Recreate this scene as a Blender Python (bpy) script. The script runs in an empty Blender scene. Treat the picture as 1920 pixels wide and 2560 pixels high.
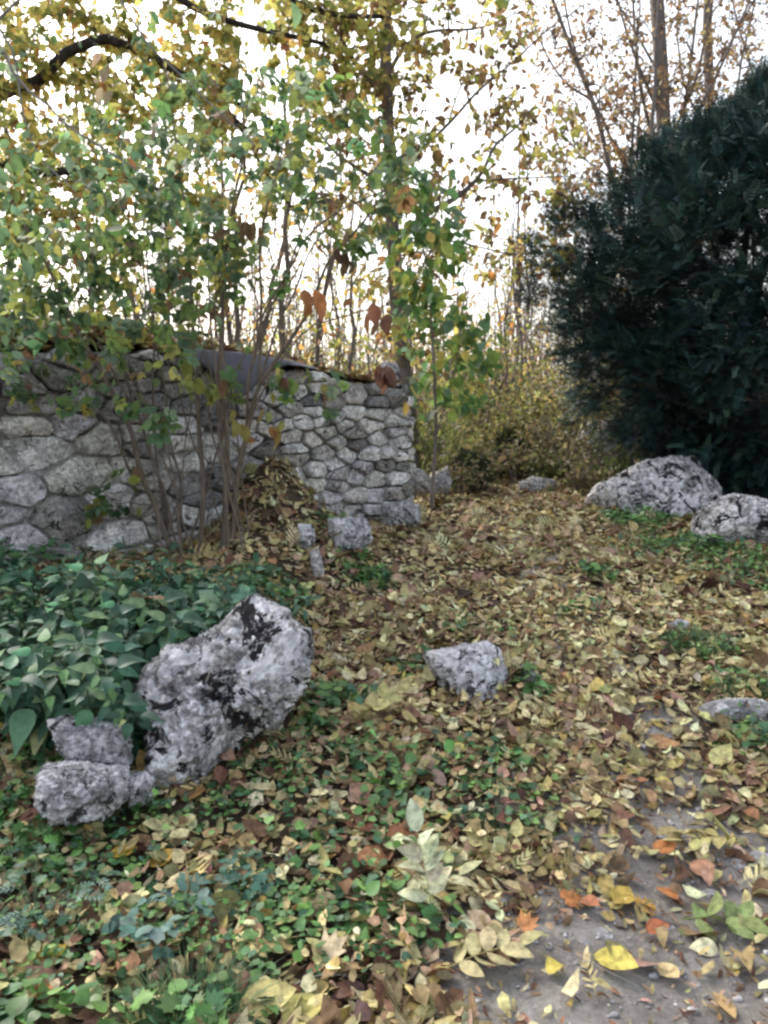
import bpy, math, random
import numpy as np
R = np.random.default_rng(7)
random.seed(7)
SC = bpy.context.scene
COL = SC.collection

# ---------------------------------------------------------------- camera, world, sun, exposure
PITCH = math.radians(8.0)
FPX = 1934.0                       # focal length in pixels of the 1920 x 2560 photograph
CAMZ = 1.5
cam = bpy.data.cameras.new('camera'); camo = bpy.data.objects.new('camera', cam); COL.objects.link(camo)
camo.location = (0, 0, CAMZ); camo.rotation_euler = (math.radians(90) - PITCH, 0, 0)
cam.sensor_fit = 'VERTICAL'; cam.sensor_height = 24.0; cam.lens = 24.0 * FPX / 2560.0
cam.clip_start = 0.05; cam.clip_end = 600
SC.camera = camo
SC.cycles.pixel_filter_type = 'BLACKMAN_HARRIS'; SC.cycles.filter_width = 2.6
SC.cycles.max_bounces = 8; SC.cycles.transparent_max_bounces = 4

SUN_EL, SUN_AZ = math.radians(38), math.radians(-40)   # azimuth measured from +Y towards +X
w = bpy.data.worlds.new('World'); SC.world = w; w.use_nodes = True
nt = w.node_tree; bg = nt.nodes['Background']
sky = nt.nodes.new('ShaderNodeTexSky'); sky.sky_type = 'NISHITA'; sky.sun_disc = False
sky.sun_elevation = SUN_EL; sky.sun_rotation = SUN_AZ
sky.air_density = 1.2; sky.dust_density = 5.0; sky.ozone_density = 1.0
hs = nt.nodes.new('ShaderNodeHueSaturation'); hs.inputs['Saturation'].default_value = 0.48
nt.links.new(sky.outputs[0], hs.inputs['Color']); nt.links.new(hs.outputs[0], bg.inputs['Color'])
bg.inputs['Strength'].default_value = 0.15
sun = bpy.data.lights.new('sun', 'SUN'); so = bpy.data.objects.new('sun', sun); COL.objects.link(so)
sun.energy = 0.9; sun.angle = math.radians(25); sun.color = (1.0, 0.95, 0.88)
from mathutils import Vector
_sd = Vector((math.sin(SUN_AZ) * math.cos(SUN_EL), math.cos(SUN_AZ) * math.cos(SUN_EL), math.sin(SUN_EL)))
so.rotation_euler = _sd.to_track_quat('Z', 'Y').to_euler()
SC.view_settings.view_transform = 'Standard'; SC.view_settings.look = 'None'
SC.view_settings.exposure = 1.5; SC.view_settings.gamma = 1.0; SC.view_settings.use_curve_mapping = False

# ---------------------------------------------------------------- helpers
def S(r, g, b):
    f = lambda c: (c / 255 / 12.92) if c / 255 <= 0.04045 else ((c / 255 + 0.055) / 1.055) ** 2.4
    return (f(r), f(g), f(b))

_cp, _sp = math.cos(PITCH), math.sin(PITCH)
def ray(px, py):
    u = (px - 960) / FPX; v = -(py - 1280) / FPX
    return np.array([u, _cp + v * _sp, -_sp + v * _cp])
def P(px, py, D):
    d = ray(px, py); t = D / d[1]
    return np.array([0, 0, CAMZ]) + d * t

def _hash(ix, iy, iz):
    n = (ix * 374761393 + iy * 668265263 + iz * 2147483647 * 3 + 1274126177) & 0xffffffff
    n = ((n ^ (n >> 13)) * 1274126177) & 0xffffffff
    n = ((n ^ (n >> 15)) * 2246822519) & 0xffffffff
    return ((n ^ (n >> 16)) & 0xffff) / 65535.0
def noise(p):
    p = np.asarray(p, float)
    i = np.floor(p).astype(np.int64); f = p - i; f = f * f * (3 - 2 * f)
    r = 0
    for a in (0, 1):
        for b in (0, 1):
            for c in (0, 1):
                wgt = (f[..., 0] if a else 1 - f[..., 0]) * (f[..., 1] if b else 1 - f[..., 1]) * (f[..., 2] if c else 1 - f[..., 2])
                r = r + wgt * _hash(i[..., 0] + a, i[..., 1] + b, i[..., 2] + c)
    return r * 2 - 1
def fbm(p, o=4, s=1.0, g=0.5):
    p = np.asarray(p, float) * s; r = 0; a = 1
    for k in range(o):
        r = r + a * noise(p + 17.3 * k); p = p * 2.03; a *= g
    return r
def sig(x): return 1 / (1 + np.exp(-np.clip(x, -40, 40)))

PY = [-30, 1.5, 2.3, 2.9, 3.8, 5.1, 6.6, 8.7, 10.0, 14, 25, 400]
PZ = [0, 0, 0.0, 0.08, 0.27, 0.45, 0.52, 0.57, 0.5, 0.2, 0.0, 0]
# the wall runs from WB (right end) to the left; computed before the ground mound that leans on it
WB = P(1012, 1100, 6.6)[:2]; WA = P(0, 1100, 4.6)[:2]
WD = (WA - WB) / np.linalg.norm(WA - WB); WN = np.array([-WD[1], WD[0]])
if WN[1] > 0: WN = -WN
def wall_s(px):
    u = ray(px, 1100); A = np.array([[u[0], -WD[0]], [u[1], -WD[1]]])
    t, s = np.linalg.solve(A, WB); return s, t * u[1]
def h(x, y):
    x = np.asarray(x, float); y = np.asarray(y, float)
    z = (np.interp(y - .35, PY, PZ) + np.interp(y, PY, PZ) * 2 + np.interp(y + .35, PY, PZ)) / 4
    z = z + 0.17 * sig((-0.62 - x) / .12) * sig((y - 3.0) / .1) * (1 - 0.6 * sig((y - 4.4) / .4))
    ms, mD = wall_s(655); mc = WB + WD * ms + WN * 0.05
    z = z + 0.50 * np.exp(-((x - mc[0]) / .36) ** 2 - ((y - mc[1]) / .36) ** 2)
    z = z + 0.20 * np.exp(-((x - mc[0] - .32) / .5) ** 2 - ((y - mc[1] + .45) / .5) ** 2)
    p = np.stack([x, y, np.zeros_like(x)], -1)
    near = sig((14 - np.abs(y)) / 2)
    z = z + (0.035 * noise(p * 1.1) + 0.016 * noise(p * 3.7 + 5) + 0.006 * noise(p * 11)) * (0.2 + 0.8 * near) + (1 - near) * 0.5 * noise(p * .12)
    return z
def G(px, py):
    d = ray(px, py); t = 1.2
    while t < 80:
        q = np.array([0, 0, CAMZ]) + d * t
        if q[2] < h(q[0], q[1]): return q
        t += 0.02 if t < 12 else .2
    return q

def mesh_obj(name, V, F, mat, parent=None, cols=None, smooth=True):
    """V (n,3), F either an int array (m,3)/(m,4) or a list of such arrays."""
    if not isinstance(F, (list, tuple)): F = [F]
    F = [np.asarray(f, np.int32) for f in F if len(f)]
    V = np.asarray(V, np.float32)
    me = bpy.data.meshes.new(name)
    me.vertices.add(len(V)); me.vertices.foreach_set('co', V.ravel())
    nl = sum(f.size for f in F); nf = sum(len(f) for f in F)
    me.loops.add(nl); me.loops.foreach_set('vertex_index', np.concatenate([f.ravel() for f in F]))
    me.polygons.add(nf)
    tot = np.concatenate([np.full(len(f), f.shape[1], np.int32) for f in F])
    st = np.concatenate([[0], np.cumsum(tot)[:-1]]).astype(np.int32)
    me.polygons.foreach_set('loop_start', st)
    me.polygons.foreach_set('use_smooth', np.full(nf, smooth, bool))
    if cols is not None:
        a = me.attributes.new('col', 'FLOAT_COLOR', 'POINT')
        c = np.ones((len(V), 4), np.float32); c[:, :3] = cols
        a.data.foreach_set('color', c.ravel())
    me.update(calc_edges=True); me.validate()
    me.materials.append(mat)
    o = bpy.data.objects.new(name, me); COL.objects.link(o)
    if parent is not None: o.parent = parent
    return o
def empty(name, loc=(0, 0, 0)):
    o = bpy.data.objects.new(name, None); o.empty_display_size = .1; o.location = loc; COL.objects.link(o); return o
def tag(o, label, cat, group=None):
    o['label'] = label; o['category'] = cat
    if group: o['group'] = group
    return o
def thing(name, label, cat, group=None, loc=(0, 0, 0)): return tag(empty(name, loc), label, cat, group)
def stuff(o, label=None, cat=None):
    o['kind'] = 'stuff'
    if label: o['label'] = label; o['category'] = cat
    return o
def copy_tree(o, parent=None):
    c = o.copy(); COL.objects.link(c); c.parent = parent
    for ch in list(o.children): copy_tree(ch, c)
    return c

class Geo:
    def __init__(s): s.V = []; s.F3 = []; s.F4 = []; s.C = []; s.n = 0
    def add(s, V, F3=None, F4=None, C=None):
        s.V.append(V)
        if F3 is not None and len(F3): s.F3.append(np.asarray(F3) + s.n)
        if F4 is not None and len(F4): s.F4.append(np.asarray(F4) + s.n)
        if C is not None: s.C.append(np.broadcast_to(C, (len(V), 3)))
        s.n += len(V)
    def build(s, name, mat, parent=None, smooth=True):
        F = []
        if s.F3: F.append(np.concatenate(s.F3))
        if s.F4: F.append(np.concatenate(s.F4))
        return mesh_obj(name, np.concatenate(s.V), F, mat, parent, np.concatenate(s.C) if s.C else None, smooth)

# ---------------------------------------------------------------- materials
def newmat(name):
    m = bpy.data.materials.new(name); m.use_nodes = True
    n = m.node_tree; b = n.nodes['Principled BSDF']; return m, n, b
def nd(n, t, **k):
    x = n.nodes.new(t)
    for a, v in k.items(): setattr(x, a, v)
    return x
def nz(n, scale, detail=6, rough=.6, vec=None, dist=0):
    x = nd(n, 'ShaderNodeTexNoise'); x.inputs['Scale'].default_value = scale; x.inputs['Detail'].default_value = detail
    x.inputs['Roughness'].default_value = rough; x.inputs['Distortion'].default_value = dist
    if vec is not None: n.links.new(vec, x.inputs['Vector'])
    return x.outputs['Fac']
def ramp(n, fac, stops):
    r = nd(n, 'ShaderNodeValToRGB'); e = r.color_ramp.elements
    while len(e) < len(stops): e.new(0.5)
    for i, (p, c) in enumerate(stops):
        e[i].position = p; e[i].color = (*c, 1) if len(c) == 3 else c
    n.links.new(fac, r.inputs['Fac']); return r.outputs['Color']
def mix(n, fac, a, b, mode='MIX'):
    m = nd(n, 'ShaderNodeMix', data_type='RGBA', blend_type=mode)
    for s, v in ((m.inputs['Factor'], fac), (m.inputs[6], a), (m.inputs[7], b)):
        if isinstance(v, (int, float)): s.default_value = v
        elif isinstance(v, tuple): s.default_value = (*v, 1)
        else: n.links.new(v, s)
    return m.outputs[2]
def bump(n, b, hgt, strength, dist):
    x = nd(n, 'ShaderNodeBump'); x.inputs['Strength'].default_value = strength; x.inputs['Distance'].default_value = dist
    n.links.new(hgt, x.inputs['Height']); n.links.new(x.outputs[0], b.inputs['Normal'])
def objvec(n): return nd(n, 'ShaderNodeTexCoord').outputs['Object']

def leaf_mat(name, trans=0.35, rough=0.55, spec=0.3, mottle=0.5, scale=40):
    m, n, b = newmat(name)
    a = nd(n, 'ShaderNodeAttribute'); a.attribute_name = 'col'
    v = objvec(n)
    k = ramp(n, nz(n, scale, 4, .6, v), [(.30, (1 - mottle,) * 3), (.62, (1.15,) * 3)])
    c = mix(n, 1.0, a.outputs['Color'], k, 'MULTIPLY')
    n.links.new(c, b.inputs['Base Color']); b.inputs['Roughness'].default_value = rough
    b.inputs['Specular IOR Level'].default_value = spec
    t = nd(n, 'ShaderNodeBsdfTranslucent'); n.links.new(c, t.inputs['Color'])
    ms = nd(n, 'ShaderNodeMixShader'); ms.inputs[0].default_value = trans
    n.links.new(b.outputs[0], ms.inputs[1]); n.links.new(t.outputs[0], ms.inputs[2])
    n.links.new(ms.outputs[0], n.nodes['Material Output'].inputs['Surface'])
    return m
M_LIT = leaf_mat('dry_leaf', .12, .65, .25, .55, 45)
M_LEAF = leaf_mat('tree_leaf', .55, .5, .35, .3, 20)
M_HERB = leaf_mat('herb_leaf', .2, .5, .4, .35, 30)
M_YEW = leaf_mat('needle', .08, .6, .2, .4, 9)
M_GRASS = leaf_mat('grass_blade', .25, .5, .3, .3, 20)

def bark_mat(name, c1, c2, scale=18):
    m, n, b = newmat(name); v = objvec(n)
    mp = nd(n, 'ShaderNodeMapping'); mp.inputs['Scale'].default_value = (1, 1, .25); n.links.new(v, mp.inputs[0])
    f = nz(n, scale, 8, .65, mp.outputs[0])
    n.links.new(ramp(n, f, [(.3, c1), (.7, c2)]), b.inputs['Base Color'])
    b.inputs['Roughness'].default_value = .9; b.inputs['Specular IOR Level'].default_value = .15
    bump(n, b, f, .7, .01); return m
M_BARK = bark_mat('dark_bark', (.018, .016, .016), (.075, .065, .06))
M_BARK2 = bark_mat('grey_brown_bark', (.10, .088, .084), (.26, .225, .205))
M_BARK3 = bark_mat('shrub_bark', (.10, .078, .062), (.28, .225, .18), 30)
M_PALE = bark_mat('pale_twig_bark', (.16, .15, .14), (.38, .36, .33), 30)
M_TWIG = bark_mat('fine_twig_bark', (.075, .066, .06), (.2, .172, .15), 25)

def nd2(n, v):
    mp = nd(n, 'ShaderNodeMapping'); mp.inputs['Location'].default_value = (3.3, 7.1, 1.7); n.links.new(v, mp.inputs[0]); return mp.outputs[0]
def stone_mat(name, light, midc, dark, pd=.36, pl=.6, vcol=False, scale=6, warm=.25, bstr=.8, patch=None):
    m, n, b = newmat(name); v = objvec(n)
    f1 = nz(n, scale, 12, .68, v, .4); f2 = nz(n, scale * 4.5, 10, .72, v, .2); f3 = nz(n, scale * .5, 5, .5, v)
    mm = nd(n, 'ShaderNodeMath', operation='MULTIPLY_ADD'); n.links.new(f2, mm.inputs[0]); mm.inputs[1].default_value = .55
    m2 = nd(n, 'ShaderNodeMath', operation='MULTIPLY'); n.links.new(f1, m2.inputs[0]); m2.inputs[1].default_value = .45
    n.links.new(m2.outputs[0], mm.inputs[2]); f = mm.outputs[0]
    c = ramp(n, f, [(pd - .05, dark), (pd + .03, tuple(.5 * (a + q) for a, q in zip(dark, midc))), ((pd + pl) / 2 + .02, midc), (pl, light)])
    c = mix(n, ramp(n, f3, [(.4, (0, 0, 0)), (.65, (1, 1, 1))]), c, mix(n, 1.0, c, (.96, .935, .88), 'MULTIPLY'))
    if patch:
        wm = ramp(n, nz(n, scale * 1.6, 9, .7, v, .9), [(patch[0], (0, 0, 0)), (patch[0] + .035, (1, 1, 1))]); c = mix(n, wm, c, mix(n, .5, light, c))
        dm = ramp(n, nz(n, scale * 1.1, 10, .72, nd2(n, v), 1.2), [(patch[1] - .03, (1, 1, 1)), (patch[1], (0, 0, 0))]); c = mix(n, dm, c, dark)
    if vcol:
        a = nd(n, 'ShaderNodeAttribute'); a.attribute_name = 'col'; c = mix(n, 1.0, c, a.outputs['Color'], 'MULTIPLY')
    n.links.new(c, b.inputs['Base Color']); b.inputs['Roughness'].default_value = .92
    b.inputs['Specular IOR Level'].default_value = .2
    vo = nd(n, 'ShaderNodeTexVoronoi'); vo.inputs['Scale'].default_value = scale * 7; n.links.new(v, vo.inputs['Vector'])
    ad = nd(n, 'ShaderNodeMath', operation='MULTIPLY_ADD'); n.links.new(vo.outputs['Distance'], ad.inputs[0]); ad.inputs[1].default_value = .35; n.links.new(f, ad.inputs[2])
    bump(n, b, ad.outputs[0], bstr, .02); return m
M_WALLST = stone_mat('wall_limestone', (.76, .75, .74), (.45, .44, .43), (.08, .076, .072), .40, .57, True, 9, patch=(.545, .43))
M_MORTAR = stone_mat('lime_mortar', (.56, .55, .53), (.38, .37, .355), (.13, .125, .12), .40, .60, False, 9)
M_BOULD = stone_mat('pitted_limestone', (.86, .85, .88), (.42, .405, .41), (.03, .027, .028), .43, .56, False, 5.5, bstr=1.0, patch=(.50, .478))
M_BOULD3 = stone_mat('weathered_limestone', (.76, .75, .78), (.40, .39, .40), (.05, .045, .045), .40, .57, False, 8, bstr=1.0, patch=(.52, .455))
M_BOULD2 = stone_mat('grey_limestone', (.70, .69, .71), (.34, .33, .335), (.06, .055, .055), .38, .58, False, 7, bstr=.9, patch=(.54, .43))
M_MOSS = stone_mat('mossy_rock', (.10, .12, .05), (.045, .055, .022), (.012, .014, .008), .4, .62, False, 8)

# soil and path
def soil_mat(name, a, b_, c_):
    m, n, b = newmat(name); v = objvec(n)
    f = nz(n, 5, 10, .65, v); f2 = nz(n, 60, 6, .7, v)
    c = ramp(n, f, [(.35, a), (.55, b_), (.72, c_)])
    c = mix(n, .5, c, ramp(n, f2, [(.3, (.35,) * 3), (.7, (1.3,) * 3)]), 'MULTIPLY')
    n.links.new(c, b.inputs['Base Color']); b.inputs['Roughness'].default_value = .95; b.inputs['Specular IOR Level'].default_value = .15
    ad = nd(n, 'ShaderNodeMath', operation='ADD'); n.links.new(f, ad.inputs[0]); n.links.new(f2, ad.inputs[1])
    bump(n, b, ad.outputs[0], 1.0, .03); return m
M_SOIL = soil_mat('leaf_mould_soil', (.06, .046, .032), (.12, .09, .06), (.18, .14, .09))
M_PATH = soil_mat('trodden_path_soil', (.27, .245, .22), (.43, .40, .365), (.56, .535, .50))

# ---------------------------------------------------------------- ground and path
def axis(lo, hi, step, far):
    a = list(np.arange(lo, hi, step)); s = step
    while a[-1] < far: s *= 1.25; a.append(a[-1] + s)
    s = step
    while a[0] > -far: s *= 1.25; a.insert(0, a[0] - s)
    return np.array(a)
PATHPX = [(1640, 2600), (1660, 2300), (1620, 2000), (1560, 1800), (1480, 1640), (1370, 1470), (1270, 1340), (1215, 1240)]
PATHW = [.62, .6, .46, .26, .16, .16, .2, .25]
PATHPT = np.array([G(a, b)[:2] for a, b in PATHPX])
def path_d(x, y):
    best = np.full(np.shape(x), 9.0)
    for k in range(len(PATHPT) - 1):
        a, b = PATHPT[k], PATHPT[k + 1]; d = b - a
        t = np.clip(((x - a[0]) * d[0] + (y - a[1]) * d[1]) / (d @ d), 0, 1)
        dd = np.hypot(x - a[0] - t * d[0], y - a[1] - t * d[1]) / (PATHW[k] * (1 - t) + PATHW[k + 1] * t)
        best = np.minimum(best, dd)
    return best
def build_ground():
    xs = axis(-4.5, 5.5, .045, 320); ys = axis(.9, 10, .045, 320)
    X, Y = np.meshgrid(xs, ys); Z = h(X, Y)
    V = np.stack([X, Y, Z], -1).reshape(-1, 3)
    ny, nx = X.shape; i = np.arange(ny * nx).reshape(ny, nx)
    F = np.stack([i[:-1, :-1], i[:-1, 1:], i[1:, 1:], i[1:, :-1]], -1).reshape(-1, 4)
    c = V[F].mean(1)
    pm = (path_d(c[:, 0], c[:, 1]) + .35 * fbm(np.stack([c[:, 0], c[:, 1], 0 * c[:, 0]], -1), 3, 4)) < 1
    for nm, msk, mt in (('ground', ~pm, M_SOIL), ('path', pm, M_PATH)):
        f = F[msk]; u, inv = np.unique(f, return_inverse=True)
        o = mesh_obj(nm, V[u], inv.reshape(f.shape), mt); o['kind'] = 'structure'
build_ground()

# ---------------------------------------------------------------- leaf templates (flat xy coordinates; curl and fold are per instance)
def leaf_t(st, wd):
    """leaf of unit length: list of interior stations and half widths"""
    V = [(0, 0)]; F = []
    for x, w_ in zip(st, wd): V += [(x, w_), (x, 0), (x, -w_)]
    V.append((1, 0)); n = len(V) - 1
    F += [(0, 2, 1), (0, 3, 2)]
    for k in range(len(st) - 1):
        a = 1 + 3 * k; b = a + 3
        F += [(a, a + 1, b + 1), (a, b + 1, b), (a + 1, a + 2, b + 2), (a + 1, b + 2, b + 1)]
    a = 1 + 3 * (len(st) - 1)
    F += [(a, a + 1, n), (a + 1, a + 2, n)]
    return np.array(V, float), np.array(F)
T_OVATE = leaf_t([.08, .25, .5, .75, .9], [.13, .27, .31, .2, .09])
T_BROAD = leaf_t([.03, .12, .27, .45, .63, .8, .93], [.13, .27, .36, .38, .31, .18, .07])
T_NARROW = leaf_t([.15, .5, .82], [.12, .17, .1])
T_SMALL = leaf_t([.3, .7], [.3, .26])
def lobed():
    a = np.array([0, .28, .52, .8, 1.12, 1.45, 1.75, 2.1, 2.5, 2.9]); r = np.array([1, .62, .82, .5, .8, .45, .52, .34, .30, .1])
    ang = np.concatenate([a, -a[::-1][:-1]]); rr = np.concatenate([r, r[::-1][:-1]])
    V = np.stack([.45 + .6 * rr * np.cos(ang), .62 * rr * np.sin(ang)], -1); V = np.vstack([[.4, 0], V])
    n = len(V) - 1; F = [(0, 1 + i, 1 + (i + 1) % n) for i in range(n)]
    return V, np.array(F)
T_LOBED = lobed()
def pinnate(pairs, lw, base=T_SMALL, ll=.42, spread=1.1):
    Vs = []; Fs = []; n = 0
    def put(V, F):
        nonlocal n
        Vs.append(V); Fs.append(F + n); n += len(V)
    put(np.array([(0, .008), (1 - ll * .6, .005), (1 - ll * .6, -.005), (0, -.008)]), np.array([(0, 3, 2), (0, 2, 1)]))
    V, F = base
    V = V * [1, lw]
    for k in range(pairs):
        x0 = .25 + (1 - ll - .25) * k / max(1, pairs - 1) if pairs > 1 else .4
        for s in (1, -1):
            a = s * spread * (1 - .15 * k); c, q = math.cos(a), math.sin(a)
            Q = V * ll * (1 if 0 < k else .85)
            put(np.stack([x0 + Q[:, 0] * c - Q[:, 1] * q, Q[:, 0] * q + Q[:, 1] * c], -1), F)
    put(V * ll + [1 - ll, 0], F)
    return np.vstack(Vs), np.vstack(Fs)
T_PIN5 = pinnate(2, 1.0, T_OVATE, .46, 1.05)
T_PIN3 = pinnate(1, 1.0, T_OVATE, .52, 1.1)
T_ASH = pinnate(4, .75, T_NARROW, .3, 1.0)
def spray():
    V = []; F = []
    for k in range(7):
        x = .05 + .9 * k / 7; L = .30 * (1 - .5 * k / 7)
        for s in (1, -1):
            a = s * (.95 - .03 * k); c, q = math.cos(a), math.sin(a); b = len(V)
            V += [(x, 0), (x + L * .5 * c - .034 * q * s, L * .5 * q + .034 * c * s), (x + L * c, L * q), (x + L * .5 * c + .034 * q * s, L * .5 * q - .034 * c * s)]
            F += [(b, b + 1, b + 2), (b, b + 2, b + 3)]
    b = len(V); V += [(0, .012), (1, 0), (0, -.012)]; F.append((b, b + 1, b + 2))
    return np.array(V), np.array(F)
T_SPRAY = spray()

def frames(axis_, roll, upref=None):
    """rotation matrices whose x axis is axis_, rolled about it"""
    a = axis_ / (np.linalg.norm(axis_, axis=1, keepdims=True) + 1e-9)
    ref = np.tile([0, 0, 1.0], (len(a), 1)); bad = np.abs(a[:, 2]) > .97; ref[bad] = [1, 0, 0]
    yv = np.cross(ref, a); yv /= np.linalg.norm(yv, axis=1, keepdims=True); zv = np.cross(a, yv)
    c, s = np.cos(roll)[:, None], np.sin(roll)[:, None]
    y2 = yv * c + zv * s; z2 = zv * c - yv * s
    return np.stack([a, y2, z2], -1)
def scatter(geo, T, pos, rot, scale, cols, curl=0., fold=0., width=1., twist=0.):
    V, F = T; N = len(pos)
    if N == 0: return
    curl = np.broadcast_to(curl, N); fold = np.broadcast_to(fold, N); width = np.broadcast_to(width, N)
    x = V[None, :, 0] * np.ones((N, 1)); y = V[None, :, 1] * width[:, None]
    z = curl[:, None] * (x - .3) ** 2 + fold[:, None] * np.abs(y) + (np.broadcast_to(twist, N)[:, None] * y * x)
    L = np.stack([x, y, z], -1) * np.broadcast_to(scale, N)[:, None, None]
    W_ = np.einsum('nij,nkj->nki', rot, L) + pos[:, None, :]
    FF = (F[None] + (np.arange(N) * len(V))[:, None, None]).reshape(-1, 3)
    C = np.repeat(cols, len(V), axis=0)
    geo.add(W_.reshape(-1, 3), F3=FF, C=C)
def pick(pal, wts, N, jit=.15):
    pal = np.array(pal); wts = np.array(wts, float); c = pal[R.choice(len(pal), N, p=wts / wts.sum())]
    v = np.exp(R.normal(0, jit, (N, 1))); c = c * .8 + .2 * c.mean(1, keepdims=True); return np.clip(c * v * np.exp(R.normal(0, jit * .3, (N, 3))), 0, .9)

# ---------------------------------------------------------------- tubes
def tubes(geo, lines, sides=5):
    """lines: list of (pts (n,3), radii (n,))"""
    by = {}
    for p, r in lines: by.setdefault(len(p), []).append((p, r))
    for n, ls in by.items():
        Pn = np.array([l[0] for l in ls]); Rn = np.array([l[1] for l in ls]); N = len(ls)
        T = np.gradient(Pn, axis=1); T /= np.linalg.norm(T, axis=2, keepdims=True) + 1e-9
        m = T.mean(1); ref = np.tile([0.13, 0.07, 1.0], (N, 1)); ref[np.abs(m[:, 2]) > .8] = [1, .1, 0]
        ref = np.broadcast_to(ref[:, None], Pn.shape)
        A = np.cross(ref, T); A /= np.linalg.norm(A, axis=2, keepdims=True) + 1e-9; B = np.cross(T, A)
        th = np.arange(sides) / sides * 2 * np.pi
        ring = Pn[:, :, None] + Rn[:, :, None, None] * (np.cos(th)[None, None, :, None] * A[:, :, None] + np.sin(th)[None, None, :, None] * B[:, :, None])
        idx = np.arange(N * n * sides).reshape(N, n, sides)
        a = idx[:, :-1]; b = idx[:, 1:]
        F = np.stack([a, np.roll(a, -1, 2), np.roll(b, -1, 2), b], -1).reshape(-1, 4)
        geo.add(ring.reshape(-1, 3), F4=F)
def smooth_line(pts, n, wig=0.0):
    pts = np.asarray(pts, float)
    for _ in range(2):
        q = [pts[0]]
        for a, b in zip(pts[:-1], pts[1:]): q += [a * .75 + b * .25, a * .25 + b * .75]
        q.append(pts[-1]); pts = np.array(q)
    s = np.concatenate([[0], np.cumsum(np.linalg.norm(np.diff(pts, axis=0), axis=1))]); t = np.linspace(0, s[-1], n)
    o = np.stack([np.interp(t, s, pts[:, k]) for k in range(3)], -1)
    if wig: o += wig * np.stack([noise(o * 3 + 9 * k) for k in range(3)], -1)
    return o

class Plant:
    """limbs + twigs grown to target points (each joins the nearest wood) + leaves"""
    def __init__(s): s.N = np.zeros((0, 3)); s.NR = np.zeros(0); s.limbs = []; s.tw = []; s.tips = []
    def limb(s, pts, r0, r1, n=14, wig=0.02):
        L = smooth_line(pts, n, wig); r = np.linspace(r0, r1, n); s.limbs.append((L, r))
        s.N = np.vstack([s.N, L]); s.NR = np.concatenate([s.NR, r]); return L
    def grow(s, targets, r0=.01, r1=.0018, n=6, droop=0.0, up=.25, steps=True, maxr=.8):
        if not len(targets): return
        targets = np.asarray(targets)
        d0 = np.array([np.min(np.linalg.norm(s.N - t, axis=1)) for t in targets])
        cap = len(s.N) + len(targets) * n
        NN = np.zeros((cap, 3)); NRR = np.zeros(cap); k = len(s.N); NN[:k] = s.N; NRR[:k] = s.NR
        for i in np.argsort(d0):
            t = targets[i]; d = np.linalg.norm(NN[:k] - t, axis=1) + .6 * np.maximum(0, NN[:k, 2] - t[2] + .05)
            j = int(np.argmin(d)); a = NN[j]; L = np.linalg.norm(t - a)
            if L < .02: continue
            q = np.linspace(0, 1, n)[:, None]
            mid = (a + t) / 2 + np.array([0, 0, up * L - droop * L]) * .5 + R.normal(0, .09 * L, 3)
            pts = (1 - q) ** 2 * a + 2 * q * (1 - q) * mid + q ** 2 * t
            pts[1:-1] += R.normal(0, .018 * L, (n - 2, 3))
            ra = min(NRR[j] * maxr, r0 * min(1.6, .45 + L)); rad = np.linspace(ra, min(r1, ra), n)
            s.tw.append((pts, rad)); s.tips.append(pts)
            NN[k:k + n - 1] = pts[1:]; NRR[k:k + n - 1] = rad[1:]; k += n - 1
        s.N = NN[:k]; s.NR = NRR[:k]
    def leaf_sites(s, per, lo=.3, frac=1.0, jit=.03):
        """positions and directions along twigs"""
        P_, D_ = [], []
        for pts in s.tips:
            if R.random() > frac: continue
            m = max(1, R.poisson(per)); t = lo + (1 - lo) * R.random(m); x = t * (len(pts) - 1); i = np.minimum(x.astype(int), len(pts) - 2); f = (x - i)[:, None]
            P_.append(pts[i] * (1 - f) + pts[i + 1] * f + R.normal(0, jit, (m, 3))); D_.append(pts[i + 1] - pts[i])
        if not P_: return np.zeros((0, 3)), np.zeros((0, 3))
        P_ = np.vstack(P_); D_ = np.vstack(D_); D_ /= np.linalg.norm(D_, axis=1, keepdims=True) + 1e-9
        return P_, D_
def leaves(geo, sites, T, size, pal, wts, hang=.5, rnd=.8, szj=.25, jit=.2, curl=.25, fold=.3):
    p, d = sites; N = len(p)
    ax = d * .4 + R.normal(0, rnd * .55, (N, 3)) + np.array([0, 0, -hang])
    scatter(geo, T, p, frames(ax, R.uniform(-1.2, 1.2, N)), size * np.exp(R.normal(0, szj, N)), pick(pal, wts, N, jit),
            curl=R.normal(-.1, curl, N), fold=R.normal(.1, fold, N), width=R.uniform(.75, 1.15, N), twist=R.normal(0, .3, N))

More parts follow.
